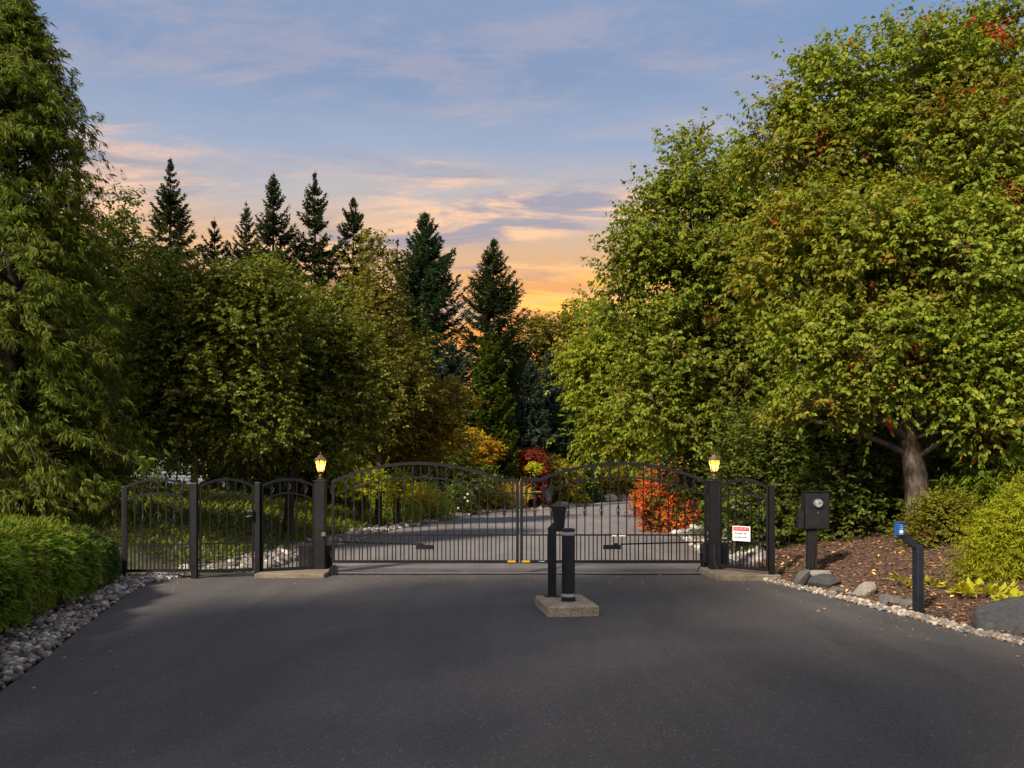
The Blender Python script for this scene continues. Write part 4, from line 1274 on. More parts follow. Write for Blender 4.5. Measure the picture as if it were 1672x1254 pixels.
def leafy_tree(name, label, cat, D, base_px, blobs, mat, bark, seed, dens=9, na=16, rc=.30, k=7, tw=.34, LL=(.07, .11), WW=(.5, .7), droop=.5,
               shape='diamond', trunk=None, trunk_r=(.14, .10, .06), boughs=(), limbs=12, shell=.45, flat=.65, loose=0, group=None, twig_r=.012, up=.25):
    rng = np.random.default_rng(seed)
    B = px_blobs(D, blobs, dens)
    C, O = clump_points(rng, B, shell)
    bx_ = PX(base_px, D); bz = gh(bx_, D) - .05
    ok = C[:, 2] > bz + .25; C, O = C[ok], O[ok]
    base = np.array([bx_, D, bz])
    if trunk is None:
        top = C[:, 2].max(); mc = C.mean(0)
        trunk = [base, base + (mc - base) * np.array([.25, .25, 0]) + np.array([0, 0, (top - bz) * .3]),
                 np.array([mc[0], mc[1], bz + (top - bz) * .62])]
    else:
        trunk = [np.array([PX(a, D + d_), D + d_, PZ(b, D + d_)]) for a, b, d_ in trunk]; trunk[0][2] = min(trunk[0][2], gh(trunk[0][0], trunk[0][1]) - .04)
    main, small = branchwork(rng, base, trunk, trunk_r, C, limbs, twig_r)
    for bp, r0, r1 in boughs:
        W_ = np.array(densify([(PX(a, D + q), D + q, PZ(b, D + q)) for a, b, q in bp], 5))
        main.append((W_, np.linspace(r0, r1, len(W_))))
    t = thing(name, label, cat, base, 0, group)
    V, Q = tubes_np(main, 8); o = obj('trunk', mesh_quads('trunk', V - base, Q, True), bark, t)
    V, Q = tubes_np(small, 4); obj('branches', mesh_quads('branches', V - base, Q, True), bark, t, kind='stuff')
    P, d, nn, L, W = crown_leaves(rng, C, O, na, rc, k, tw, LL, WW, droop, shape, flat, up)
    P = P - base
    if loose:
        # the leaves that show largest: each one an object
        wpos = P + base
        vis = np.hypot(wpos[:, 0] - 0, wpos[:, 1] - 0) / L
        vis = np.where(np.abs(wpos[:, 0] / wpos[:, 1]) < .62, vis, 1e9)
        idx = np.argsort(vis)[:loose]
        pool = []
        for q in range(6):
            v, f = blades(np.zeros((1, 3)), np.array([[0, 0, 1.]]), np.array([[0, 1., 0]]), np.array([1.]), np.array([.55 + .04 * q]), .18, .04 + .02 * q, 'oval')
            me = mesh_quads('leaf', v, f); me.materials.append(mat); pool.append(me)
        for q, i in enumerate(idx):
            di = Vector(d[i]).normalized(); ni = Vector(nn[i]); s_ = di.cross(ni).normalized(); n2 = s_.cross(di)
            o = obj('leaf', pool[q % 6], None, t)
            # mesh axes: direction +Z, normal +Y, side = d x n
            Mx = Matrix((( -s_.x * -1, n2.x, di.x), (s_.y, n2.y, di.y), (s_.z, n2.z, di.z)))
            o.rotation_euler = Mx.to_euler() if Mx.determinant() > 0 else Matrix(((-s_.x, n2.x, di.x), (-s_.y, n2.y, di.y), (-s_.z, n2.z, di.z))).to_euler()
            o.location = P[i]; o.scale = (float(L[i]),) * 3
        keep = np.ones(len(P), bool); keep[idx] = False
        P, d, nn, L, W = P[keep], d[keep], nn[keep], L[keep], W[keep]
    V, Q = blades(P, d, nn, L, W, .18, .08, shape)
    obj('crown', mesh_quads('crown', V, Q), mat, t, kind='stuff')
    return t


def shrub(name, label, cat, D, blobs, mat, seed, dens=16, na=14, rc=.12, k=6, tw=.16, LL=(.04, .07), WW=(.45, .65), droop=.2, shape='diamond', group=None, shell=.55, bark='bark_dark', up=.35):
    rng = np.random.default_rng(seed)
    B = px_blobs(D, blobs, dens)
    C, O = clump_points(rng, B, shell)
    gz = ground_h(C[:, 0], C[:, 1]); ok = C[:, 2] > gz + .03; C, O = C[ok], O[ok]
    cx = float(np.mean([b[0] for b in B])); cyy = float(np.mean([b[1] for b in B]))
    base = np.array([cx, cyy, gh(cx, cyy) - .02])
    t = thing(name, label, cat, base, 0, group)
    st_ = []
    for j in rng.choice(len(C), min(len(C), 26), replace=False):
        a = base + np.array([rng.normal(0, .08), rng.normal(0, .08), 0]); L = np.linalg.norm(C[j] - a)
        st_.append((curve(a, C[j], (0, 0, .1 * L), 5), np.linspace(.012, .004, 5) * max(1, L)))
    V, Q = tubes_np(st_, 4); obj('stems', mesh_quads('stems', V - base, Q, True), M[bark], t)
    P, d, nn, L, W = crown_leaves(rng, C, O, max(6, int(na * .72)), rc, k, tw, (LL[0] * 1.12, LL[1] * 1.12), WW, droop, shape, .8, up)
    V, Q = blades(P - base, d, nn, L, W, .15, .08, shape)
    obj('foliage', mesh_quads('foliage', V, Q), mat, t, kind='stuff')
    return t


def conifer_mesh(seed, h, r, nb, base_frac=.08, power=.85, droop=.25, tipup=.18, stations=13, blade=(.20, .42), bw=.09, gap=.0, dense=3, hang=.5, cap=9e9):
    """Whorled spruce: returns trunk and crown meshes, base at the origin."""
    rng = np.random.default_rng(seed)
    u_ = np.sort(rng.random(nb)) ** 1.0
    z = h * (base_frac + (1 - base_frac) * u_ * .985)
    Rr = r * (1 - u_) ** power * rng.uniform(.72, 1.12, nb) * (1 - gap * rng.random(nb) * (rng.random(nb) < .3)) + .05
    Rr *= 1 + .07 * np.sin(u_ * 31 + seed)
    Rr = np.minimum(Rr, cap * rng.uniform(.75, 1.08, nb))
    az = np.arange(nb) * 2.399 + rng.normal(0, .4, nb)
    ca, sa = np.cos(az), np.sin(az)
    s = np.linspace(.10, 1.0, stations)[None] + rng.normal(0, .02, (nb, stations))
    slope = (.55 * u_ ** 2 - droop * (1 - u_))[:, None]
    rad = Rr[:, None] * s
    zz_ = z[:, None] + rad * slope - Rr[:, None] * .16 * np.sin(s * PI) + Rr[:, None] * tipup * s ** 3
    P = np.stack([rad * ca[:, None], rad * sa[:, None], zz_], -1)
    tg = np.gradient(P, axis=1); tg /= np.linalg.norm(tg, axis=-1)[..., None] + 1e-9
    side_ = np.stack([-sa, ca, np.zeros(nb)], -1)[:, None]
    Ls = (np.interp(s, [0, .35, 1], [.55, 1.0, .55]) * np.clip(Rr[:, None] / 1.6, .10, 1.1))
    Ps, ds, ns, LLs, WWs = [], [], [], [], []
    for q in range(dense * 2 + 1):
        kk = rng.uniform(blade[0], blade[1], s.shape) * Ls
        if q < dense * 2:
            sg_ = 1 if q % 2 else -1
            d = tg * rng.uniform(.5, 1.0, s.shape)[..., None] + side_ * sg_ * rng.uniform(.45, 1.0, s.shape)[..., None] + rng.standard_normal(P.shape) * .14
            d[..., 2] -= hang * rng.random(s.shape)
        else:
            d = tg + rng.standard_normal(P.shape) * .15; d[..., 2] += .1
        nn = rng.standard_normal(P.shape) * .3; nn[..., 2] += 1
        Ps.append(P + rng.standard_normal(P.shape) * .03 * r * .3); ds.append(d); ns.append(nn); LLs.append(kk); WWs.append(np.full(s.shape, bw) * rng.uniform(.7, 1.2, s.shape))
    f3 = lambda A: np.concatenate([a.reshape(-1, 3) for a in A]); f1 = lambda A: np.concatenate([a.ravel() for a in A])
    V, Q = blades(f3(Ps), f3(ds), f3(ns), f1(LLs), f1(WWs), .12, .12)
    # leader spike
    crown = mesh_quads('crown', V, Q)
    tp = [(np.array([[0, 0, -.1], [0, 0, h * .5], [0, 0, h + .02]]), np.array([h * .014, h * .008, .012]))]
    for i in range(0, nb, 3):
        tp.append((P[i, ::4], np.linspace(.035, .01, len(P[i, ::4])) * min(1, Rr[i])))
    V, Q = tubes_np(tp, 5)
    return mesh_quads('trunk', V, Q, True), crown


def conifer(name, label, px, apex_py, D, r_px, mat, seed, nb=150, group=None, cat='conifer', cap=None, **kw):
    if cap: kw['cap'] = cap * D / F
    x = PX(px, D); z0 = gh(x, D) - .1; h = PZ(apex_py, D) - z0; r = r_px * D / F
    t = thing(name, label, cat, (x, D, z0), 0, group)
    tr, cr = conifer_mesh(seed, h, r, nb, **kw)
    obj('trunk', tr, M['bark_dark'], t); obj('crown', cr, M[mat], t, kind='stuff')
    return t


def spray_tree(name, label, cat, x, D, h, r, mat, seed, nb=600, sprays=15, per=7, L=(.10, .24), W=.026, power=.75, hang=.9, z_off=0, base=.02, group=None, lift=.12, bark='bark_dark'):
    """Cypress-like crown: branches carrying drooping fans of narrow sprays."""
    rng = np.random.default_rng(seed)
    z0 = gh(x, D) - .05 + z_off
    t = thing(name, label, cat, (x, D, z0), 0, group)
    u_ = rng.random(nb) ** 1.25
    Rr = r * np.clip(1 - u_, .02, 1) ** power * rng.uniform(.55, 1.16, nb) + .10
    Rr *= 1 + .12 * np.sin(u_ * 17 + seed) 
    az = rng.uniform(0, 2 * PI, nb); z = h * (base + (1 - base) * u_ * .97)
    s = rng.uniform(.35, 1.02, (nb, sprays))
    rad = Rr[:, None] * s
    zz_ = z[:, None] + Rr[:, None] * (lift * 4 * s * (1 - s * .75) - .16 * s ** 3)
    P = np.stack([rad * np.cos(az)[:, None], rad * np.sin(az)[:, None], zz_], -1)
    P += rng.standard_normal(P.shape) * np.array([.09, .09, .06]) * min(1, r)
    out = np.stack([np.cos(az), np.sin(az), np.zeros(nb)], -1)[:, None]
    f = out * .7 + rng.standard_normal(P.shape) * .45; f[..., 2] -= .25
    f /= np.linalg.norm(f, axis=-1)[..., None]
    sd = np.cross(f, np.array([0, 0, 1.])); sd /= np.linalg.norm(sd, axis=-1)[..., None] + 1e-9
    fan = np.linspace(-1, 1, per)
    d = f[:, :, None] + sd[:, :, None] * fan[None, None, :, None] * .8 + rng.standard_normal((nb, sprays, per, 3)) * .2
    d[..., 2] -= hang * rng.uniform(.3, 1.0, (nb, sprays, per))
    Pb = np.repeat(P[:, :, None], per, 2) + rng.standard_normal(d.shape) * .02 + f[:, :, None] * (1 - np.abs(fan))[None, None, :, None] * .06
    nn = rng.standard_normal(d.shape) * .4 + out[:, :, None] * .5; nn[..., 2] += .5
    q = nb * sprays * per
    LL = rng.uniform(*L, q)
    V, Q = blades(Pb.reshape(-1, 3), d.reshape(-1, 3), nn.reshape(-1, 3), LL, W * rng.uniform(.7, 1.3, q), .15, .16)
    obj('crown', mesh_quads('crown', V, Q), M[mat], t, kind='stuff')
    tp = [(np.array([[0, 0, -.05], [0, 0, h * .5], [0, 0, h * .97]]), np.array([.025 * h, .014 * h, .01]))]
    for i in range(0, nb, 5):
        k = 5; ss_ = np.linspace(0, .95, k)
        tp.append((np.stack([Rr[i] * ss_ * math.cos(az[i]), Rr[i] * ss_ * math.sin(az[i]), z[i] + Rr[i] * (lift * 4 * ss_ * (1 - ss_ * .75) - .16 * ss_ ** 3)], -1), np.linspace(.03, .006, k) * min(1, Rr[i])))
    V, Q = tubes_np(tp, 5); obj('trunk', mesh_quads('trunk', V, Q, True), M[bark], t)
    return t


# ---- the spruces against the sky
SP = 'tall spruces against the sunset'
conifer('spruce', 'tall broad dark spruce standing alone above the round dark trees', 278, 256, 46, 130, 'spruce', 1, 205, SP, cap=62, power=1.0, blade=(.28, .70), bw=.115, dense=3, droop=.34, tipup=.12, base_frac=.25, gap=.5, hang=.6)
conifer('spruce', 'shortest slim spruce between two tall ones above the round dark trees', 350, 354, 48, 120, 'spruce_warm', 2, 131, SP, cap=45, power=1.0, blade=(.28, .70), bw=.115, dense=3, base_frac=.3, gap=.4, tipup=.3)
conifer('spruce', 'sparse middling spruce leaning on the taller slim one', 402, 328, 50, 120, 'spruce', 3, 180, SP, cap=48, power=1.0, blade=(.28, .70), bw=.115, dense=3, base_frac=.25, gap=.5, tipup=.3)
conifer('spruce', 'tall slim spruce with long drooping lower boughs', 446, 280, 48, 125, 'spruce', 4, 205, SP, cap=58, power=0.95, blade=(.28, .70), bw=.115, dense=3, base_frac=.2, gap=.5, droop=.3, tipup=.28)
conifer('spruce', 'tall pointed spruce above the green arborvitae columns', 514, 278, 49, 118, 'spruce', 5, 221, SP, cap=60, power=0.95, blade=(.28, .70), bw=.115, dense=3, base_frac=.2, gap=.35, tipup=.22)
conifer('spruce', 'thin spruce with a bare trunk below its top', 577, 321, 52, 110, 'spruce', 6, 131, SP, cap=38, power=0.95, blade=(.28, .70), bw=.115, dense=3, base_frac=.45, gap=.5)
conifer('spruce', 'small pale spruce tip behind the olive tree', 649, 388, 60, 80, 'spruce_warm', 7, 90, SP, cap=34, power=1.0, blade=(.28, .70), bw=.115, dense=3, base_frac=.3)
conifer('spruce', 'largest full dark green spruce in the middle of the skyline', 694, 343, 48, 150, 'spruce_green', 8, 377, SP, cap=84, power=0.8, blade=(.28, .70), bw=.115, dense=3, base_frac=.04, droop=.28, stations=16)
conifer('spruce', 'full pyramid spruce nearest the golden glow', 806, 386, 56, 140, 'spruce', 9, 328, SP, cap=74, power=0.85, blade=(.28, .70), bw=.115, dense=3, base_frac=.06, droop=.36, tipup=.1, stations=14)
# ---- conifers behind the bend
CB = 'conifers behind the bend'
conifer('spruce', 'broad blue spruce below the largest skyline spruce', 735, 556, 46, 66, 'spruce_blue', 10, 215, CB, dense=2, base_frac=.02, power=.6, blade=(.35, .7), bw=.13, droop=.2, stations=15)
conifer('arborvitae', 'dark green arborvitae in the middle between the blue and the grey spruces', 800, 540, 46, 58, 'thuja', 11, 215, CB, dense=2, base_frac=.0, power=.55, blade=(.35, .7), bw=.16, droop=-.2, stations=14)
conifer('spruce', 'grey green spruce with layered hanging boughs behind the red maple', 866, 586, 53, 52, 'spruce_blue', 12, 215, CB, dense=2, base_frac=.0, power=.7, droop=.4, blade=(.4, .8), bw=.15, stations=15)
conifer('spruce', 'green bushy spruce behind the bend touching the maple leaves', 932, 628, 55, 56, 'spruce_green', 13, 215, CB, dense=2, base_frac=.0, power=.6, droop=.25, blade=(.4, .8), bw=.15, stations=15)
conifer('spruce', 'dark spruce hidden between the blue spruce and the red maple', 790, 655, 50, 60, 'spruce', 14, 175, CB, dense=2, base_frac=.0, power=.6, blade=(.45, .9), bw=.18)
conifer('arborvitae', 'upright dark arborvitae behind the grey green spruce', 848, 560, 62, 40, 'thuja', 15, 185, CB, dense=2, base_frac=.0, power=.5, blade=(.5, .9), bw=.2, droop=-.3)
conifer('spruce', 'grey spruce rising behind the green bushy one', 898, 566, 66, 50, 'spruce_blue', 16, 185, CB, dense=2, base_frac=.0, power=.7, droop=.35, blade=(.5, 1.0), bw=.2)
conifer('spruce', 'dark spruce filling the gap behind the olive tree', 660, 520, 56, 70, 'spruce', 17, 185, CB, dense=2, base_frac=.0, power=.6, blade=(.5, 1.0), bw=.2)
conifer('spruce', 'dark spruce behind the round trees below the thin spruce', 560, 520, 58, 80, 'spruce', 18, 185, CB, dense=2, base_frac=.0, power=.55, blade=(.55, 1.1), bw=.22)
for i, (px, py, lab) in enumerate(((486, 440, 'slim green arborvitae column below the pointed spruce, nearer its trunk'), (527, 446, 'slim green arborvitae column below the thin spruce'))):
    conifer('arborvitae', lab, px, py, 30, 26, 'thuja', 30 + i, 190, 'arborvitae columns behind the round trees', dense=2, base_frac=.0, power=.42, droop=-.5, tipup=.1, blade=(.22, .45), bw=.11, hang=0)
# ---- far broadleaf trees under the glow
for i, (px, bl, lab) in enumerate(((872, [(872, 548, 26, 30), (880, 590, 34, 40)], 'far brown green tree under the glow beside the pyramid spruce'),
                                   (922, [(915, 545, 26, 28), (935, 525, 20, 22), (930, 590, 40, 40)], 'far brown green tree under the glow touching the maple'))):
    leafy_tree('broadleaf_tree', lab, 'tree', 78, px, bl, M['leaf_olive'], M['bark_dark'], 60 + i, dens=26, na=16, rc=.6, k=5, tw=.7, LL=(.28, .45), limbs=6, group='far trees under the glow', twig_r=.04, trunk_r=(.3, .2, .1))

# ---- left side
spray_tree('weeping_cypress', 'huge weeping cypress with drooping green sprays beside the hedge', 'conifer', PX(22, 15.3), 15.3, 10.2, 2.6, 'cypress', 1, 1150, 14, 9, (.085, .205), .025, hang=1.0, power=.58)
conifer('spire_conifer', 'slender spire shaped conifer rising behind the weeping cypress', 128, 216, 20, 82, 'spire', 40, 320, None, base_frac=.02, power=.85, blade=(.16, .34), bw=.055, stations=14, gap=.5)
leafy_tree('pear_tree', 'tall loose leafy tree between the weeping cypress and broad spruce', 'tree', 21, 205,
           [(213, 345, 13, 30), (200, 400, 34, 45), (180, 470, 48, 60), (215, 470, 28, 50), (190, 600, 60, 110)], M['leaf_dark2'], M['bark_dark'], 41, dens=15, na=12, rc=.20, k=7, LL=(.09, .13), shell=.2)
leafy_tree('pear_tree', 'broad dark green tree with a bare tan trunk behind the pedestrian gate', 'tree', 18.2, 318,
           [(320, 520, 95, 80), (265, 590, 65, 95), (395, 540, 80, 90), (335, 468, 50, 36), (330, 650, 110, 85), (250, 660, 45, 70), (246, 742, 40, 18), (290, 742, 36, 16), (410, 660, 70, 80), (250, 455, 34, 42), (430, 462, 30, 46), (290, 462, 26, 26), (385, 466, 26, 26), (232, 540, 34, 50), (440, 520, 40, 50)],
           M['leaf_dark'], M['bark_tan'], 42, dens=11, na=17, rc=.22, k=7, tw=.28, LL=(.075, .115), trunk=[(318, 830, 0), (318, 740, 0), (322, 640, 0), (330, 500, 0)], trunk_r=(.085, .075, .06, .03), limbs=16)
leafy_tree('pear_tree', 'round dark green tree overhanging the lit pillar on the left', 'tree', 20.5, 470,
           [(480, 550, 75, 60), (520, 620, 75, 90), (450, 530, 45, 60), (505, 510, 35, 35), (555, 560, 42, 60), (480, 690, 95, 80), (560, 690, 55, 70), (400, 720, 60, 50), (470, 490, 24, 26), (560, 505, 28, 28), (590, 610, 40, 60)],
           M['leaf_dark'], M['bark_dark'], 43, dens=11, na=17, rc=.24, k=7, tw=.30, LL=(.08, .12), limbs=14)
leafy_tree('hornbeam', 'tall conical olive green tree rising beside the largest spruce', 'tree', 28, 618,
           [(612, 405, 11, 28), (612, 450, 28, 40), (612, 520, 45, 55), (628, 590, 58, 70), (615, 660, 62, 70), (650, 640, 50, 60)],
           M['leaf_olive'], M['bark_dark'], 44, dens=18, na=16, rc=.26, k=6, tw=.34, LL=(.10, .16), limbs=10)
leafy_tree('japanese_maple', 'spreading bronze green maple with a dark trunk behind the left gate leaf', 'tree', 30, 622,
           [(640, 700, 62, 26), (700, 680, 55, 26), (735, 650, 32, 22), (620, 660, 50, 30), (660, 735, 60, 20), (590, 725, 45, 28), (715, 720, 50, 22), (680, 640, 40, 25)],
           M['leaf_mix_maple'], M['bark_dark'], 45, dens=20, na=14, rc=.25, k=7, tw=.36, LL=(.10, .16), limbs=12, flat=.4, trunk=[(622, 850, 0), (624, 780, 0), (632, 735, 0), (650, 690, 0)], trunk_r=(.13, .115, .09, .05))
leafy_tree('japanese_maple', 'golden orange small maple glowing at the end of the trees', 'tree', 44, 772,
           [(772, 722, 26, 18), (788, 738, 18, 20), (742, 728, 34, 20), (765, 760, 34, 20), (722, 706, 24, 16)], M['leaf_goldmaple'], M['bark_dark'], 46, dens=60, na=12, rc=.27, k=6, tw=.36, LL=(.13, .20), limbs=8, flat=.4)
leafy_tree('broadleaf_tree', 'dark leafy mass behind the golden maple', 'tree', 40, 700,
           [(700, 720, 70, 60), (640, 740, 60, 50), (760, 780, 40, 40), (580, 740, 70, 60)], M['leaf_dark2'], M['bark_dark'], 47, dens=14, na=16, rc=.35, k=6, tw=.4, LL=(.14, .22), limbs=8)
for i, (px, bl, D_, lab) in enumerate(((380, [(380, 700, 110, 80), (400, 765, 70, 45), (450, 780, 50, 40)], 29, 'dark backing tree behind the pedestrian gate trunk'), (500, [(500, 720, 90, 70), (530, 775, 60, 40)], 31, 'dark backing tree behind the lit pillar on the left'),
                                       (130, [(130, 520, 110, 150), (150, 680, 110, 110)], 24, 'dark backing tree behind the weeping cypress'))):
    leafy_tree('broadleaf_tree', lab, 'tree', D_, px, bl, M['leaf_dark2'], M['bark_dark'], 48 + i, dens=9, na=18, rc=.38, k=6, tw=.4, LL=(.14, .20), limbs=8)

# unseen trees added beside and behind the viewpoint only to shade the asphalt
for i, (x_, y_, lab) in enumerate(((-6.6, 2.2, 'unseen added shade maple beside the clipped hedge, nearest the drive'), (-5.6, -3.6, 'unseen added shade maple further back beside the drive'), (-3.8, -8.6, 'unseen added shade maple at the mouth of the drive'), (-9.6, -1.4, 'unseen added shade maple standing back from the drive'))):
    rng = np.random.default_rng(200 + i)
    base = np.array([x_, y_, 0.0])
    C, O = clump_points(rng, [(x_, y_, 6.6, 3.0, 3.0, 3.8, 120), (x_ + .6, y_ + .4, 9.8, 2.0, 2.0, 2.0, 40)], .3)
    t = thing('maple', lab, 'tree', base, 0, 'unseen maples added to shade the drive')
    main, small = branchwork(rng, base, [base, base + np.array([0, 0, 3.]), base + np.array([.2, .1, 6.5])], (.22, .18, .08), C, 14)
    V, Q = tubes_np(main, 7); obj('trunk', mesh_quads('trunk', V - base, Q, True), M['bark_grey'], t)
    V, Q = tubes_np(small, 4); obj('branches', mesh_quads('branches', V - base, Q, True), M['bark_grey'], t, kind='stuff')
    P, d, nn, L, W = crown_leaves(rng, C, O, 14, .36, 7, .4, (.13, .19), (.55, .7), .7)
    V, Q = blades(P - base, d, nn, L, W, .18, .08)
    obj('crown', mesh_quads('crown', V, Q), M['leaf_maple_far'], t, kind='stuff')

# ---- right side
leafy_tree('maple', 'big near maple with grey trunk, yellow and red leaf sprays over the blue reader', 'tree', 14.6, 1495,
           [(1500, 260, 120, 90, .3), (1370, 250, 80, 75, .6), (1620, 260, 110, 110, -.3), (1310, 380, 85, 80, .2), (1420, 400, 110, 90, -.5), (1560, 420, 130, 110, -.7), (1680, 420, 90, 130, 0), (1450, 535, 125, 52, -.8),
            (1330, 540, 75, 55, -.2), (1600, 590, 110, 75, -1.0), (1255, 450, 45, 60, .4), (1480, 130, 130, 75, .3), (1610, 110, 110, 80, .3), (1690, 610, 60, 90, -.6), (1365, 612, 80, 34, -.6), (1340, 672, 70, 24, -.8), (1600, 690, 50, 22, -1.0), (1420, 650, 40, 22, -.9), (1590, 640, 62, 34, -1.0), (1270, 240, 55, 75, .8), (1340, 150, 70, 55, .6)],
           M['leaf_maple'], M['bark_grey'], 70, dens=7.0, na=22, rc=.20, k=8, tw=.30, LL=(.052, .124), WW=(.52, .70), droop=.8, shape='diamond', up=.5,
           trunk=[(1500, 850, 0), (1497, 790, .0), (1484, 720, 0), (1478, 650, 0), (1490, 560, .1), (1500, 440, .2), (1510, 320, .2)], trunk_r=(.235, .205, .175, .15, .12, .09, .05), limbs=26, loose=300, boughs=[([(1482, 742, 0), (1440, 722, -.1), (1390, 704, -.3), (1335, 690, -.6), (1290, 672, -.7)], .062, .016), ([(1478, 705, -.05), (1440, 678, -.3), (1395, 665, -.6), (1350, 640, -.7)], .058, .016), ([(1502, 745, -.1), (1535, 722, -.5), (1570, 690, -.8), (1610, 650, -1.0)], .055, .016), ([(1480, 640, 0), (1440, 560, .1), (1390, 470, .2), (1330, 380, .4)], .08, .012), ([(1488, 600, 0), (1500, 500, -.2), (1480, 400, -.1), (1455, 330, .1)], .07, .012)], twig_r=.011, shell=.3)
leafy_tree('maple', 'tall green maple behind the big one with reddish tips against the sky', 'tree', 19.5, 1172,
           [(1132, 250, 26, 45), (1120, 330, 55, 70), (1065, 370, 42, 65), (1030, 420, 34, 55), (1110, 450, 90, 85), (1195, 400, 80, 110), (1130, 560, 115, 90), (1085, 640, 80, 70), (1200, 600, 90, 90), (1210, 300, 50, 75), (1010, 490, 30, 40), (1170, 690, 110, 55), (1250, 480, 70, 90)],
           M['leaf_maple_far'], M['bark_grey'], 71, dens=10, na=16, rc=.25, k=8, tw=.36, LL=(.08, .14), up=.5, droop=.75, limbs=20, shell=.3, shape='diamond')
leafy_tree('maple', 'lower yellowish green maple at the end of the row by the bend', 'tree', 34, 1100,
           [(972, 500, 14, 26), (985, 570, 50, 60), (955, 610, 32, 55), (1010, 640, 60, 70), (1040, 590, 55, 80), (990, 700, 55, 50), (1050, 700, 60, 55)],
           M['leaf_lime'], M['bark_grey'], 72, dens=18, na=15, rc=.35, k=7, tw=.44, LL=(.13, .20), droop=.7, limbs=12, shell=.3)
leafy_tree('maple', 'dark green maple behind the big maple', 'tree', 24, 1480,
           [(1500, 330, 170, 150), (1350, 420, 110, 150), (1600, 520, 140, 150), (1400, 600, 150, 90), (1650, 300, 110, 150), (1290, 620, 90, 80)],
           M['leaf_maple_far'], M['bark_grey'], 73, dens=3.9, na=18, rc=.40, k=7, tw=.42, LL=(.14, .20), limbs=14, droop=.6)
LG = 'laurel shrubs behind the fence on the right'
for i, (px, D_, bl, lab) in enumerate(((1215, 16.6, [(1215, 800, 48, 75), (1200, 850, 40, 45), (1230, 720, 50, 50)], 'glossy green laurel directly behind the sign panel'),
                                       (1290, 16.2, [(1285, 800, 50, 75), (1300, 860, 48, 40), (1300, 710, 60, 50)], 'glossy green laurel behind the fence end post'),
                                       (1380, 15.6, [(1370, 780, 60, 85), (1390, 850, 55, 45), (1390, 700, 60, 50)], 'glossy green laurel behind the meter box'),
                                       (1450, 16.0, [(1450, 780, 55, 90), (1440, 840, 50, 50)], 'glossy green laurel left of the maple trunk'),
                                       (1170, 27, [(1165, 800, 50, 75), (1150, 840, 35, 40), (1180, 730, 60, 50), (1110, 745, 50, 40)], 'loose green laurel behind the red bush'))):
    shrub('laurel', lab, 'shrub', D_, bl, M['leaf_hedge'], 80 + i, dens=17, na=18, rc=.20, k=7, tw=.26, LL=(.06, .095), WW=(.45, .6), group=LG)
leafy_tree('broadleaf_tree', 'dark backing tree behind the laurels', 'tree', 21, 1350, [(1350, 760, 130, 90), (1200, 780, 90, 80), (1480, 760, 90, 80)], M['leaf_dark2'], M['bark_dark'], 90, dens=10, na=18, rc=.32, k=6, tw=.36, LL=(.11, .17), limbs=8)
spray_tree('feathery_conifer', 'feathery green conifer right of the maple trunk', 'conifer', PX(1640, 14.2), 14.2, 2.7, 1.0, 'leaf_yew', 5, 230, 13, 7, (.08, .18), .022, power=.5, hang=.8)
spray_tree('feathery_conifer', 'dim feathery conifer close behind the maple trunk', 'conifer', PX(1580, 16.2), 16.2, 2.9, 1.15, 'thuja', 6, 220, 13, 7, (.10, .2), .026, power=.5, hang=.7)
spray_tree('feathery_conifer', 'dark tall feathery conifer behind the right end', 'conifer', PX(1690, 17.5), 17.5, 5.0, 1.6, 'thuja', 8, 250, 13, 7, (.12, .25), .035, power=.5, hang=.7)
shrub('golden_cypress', 'bright yellow green threadleaf cypress above the largest boulder', 'conifer', 11.0, [(1650, 895, 55, 46), (1612, 925, 36, 36), (1672, 850, 46, 42), (1630, 866, 32, 32), (1686, 920, 48, 48), (1598, 945, 22, 20), (1690, 815, 36, 36)],
      M['leaf_gold'], 94, dens=30, na=22, rc=.09, k=8, tw=.16, LL=(.035, .075), WW=(.16, .26), droop=.75, shell=.6, up=.45)
shrub('nandina', 'orange and green nandina shrub at the foot of the maple', 'shrub', 13.4, [(1520, 850, 32, 30), (1560, 850, 32, 30), (1540, 838, 30, 25), (1500, 868, 26, 18), (1575, 872, 24, 16)], M['leaf_nandina'], 91, dens=60, na=14, rc=.10, k=6, tw=.14, LL=(.035, .06))
shrub('burning_bush', 'scarlet and orange bush behind the right gate leaf', 'shrub', 25.5, [(1083, 808, 34, 32), (1060, 828, 20, 26), (1108, 832, 22, 32), (1085, 850, 32, 22), (1095, 786, 18, 16), (1066, 798, 18, 16)], M['leaf_red'], 92, dens=58, na=13, rc=.15, k=6, tw=.24, LL=(.07, .12))

# broad leaved plants in the mulch: each leaf is an object
def leaf_plant(name, label, px, py, D, n, L, mat, seed, spread=.16, up=.8, W=.34):
    rng = np.random.default_rng(seed)
    x = PX(px, D); t = thing(name, label, 'plant', (x, D, max(gh(x, D), 0) + .015))
    pool = []
    for q in range(4):
        b = MB()
        b.tube([(0, 0, 0), (0, .02, .45)], .012, 3, False)
        v, f = blades(np.array([[0, .02, .40]]), np.array([[0, .25 + .2 * q, 1.]]), np.array([[0, 1., .1]]), np.array([.62]), np.array([W + .05 * q]), .16, .10 + .05 * q, 'oval')
        b.add(v, f); me = b.mesh('leaf'); me.materials.append(mat); pool.append(me)
    for i in range(n):
        a = rng.uniform(0, 6.28); tl = rng.uniform(.35, 1.45)
        r_ = spread * rng.random() ** .6
        o = obj('leaf', pool[i % 4], None, t, (r_ * math.cos(a), r_ * math.sin(a) * .7, rng.uniform(0, .05)))
        o.rotation_euler = (-tl, 0, a + rng.normal(0, .5) - PI / 2); s = rng.uniform(*L); o.scale = (s, s, s)
    return t
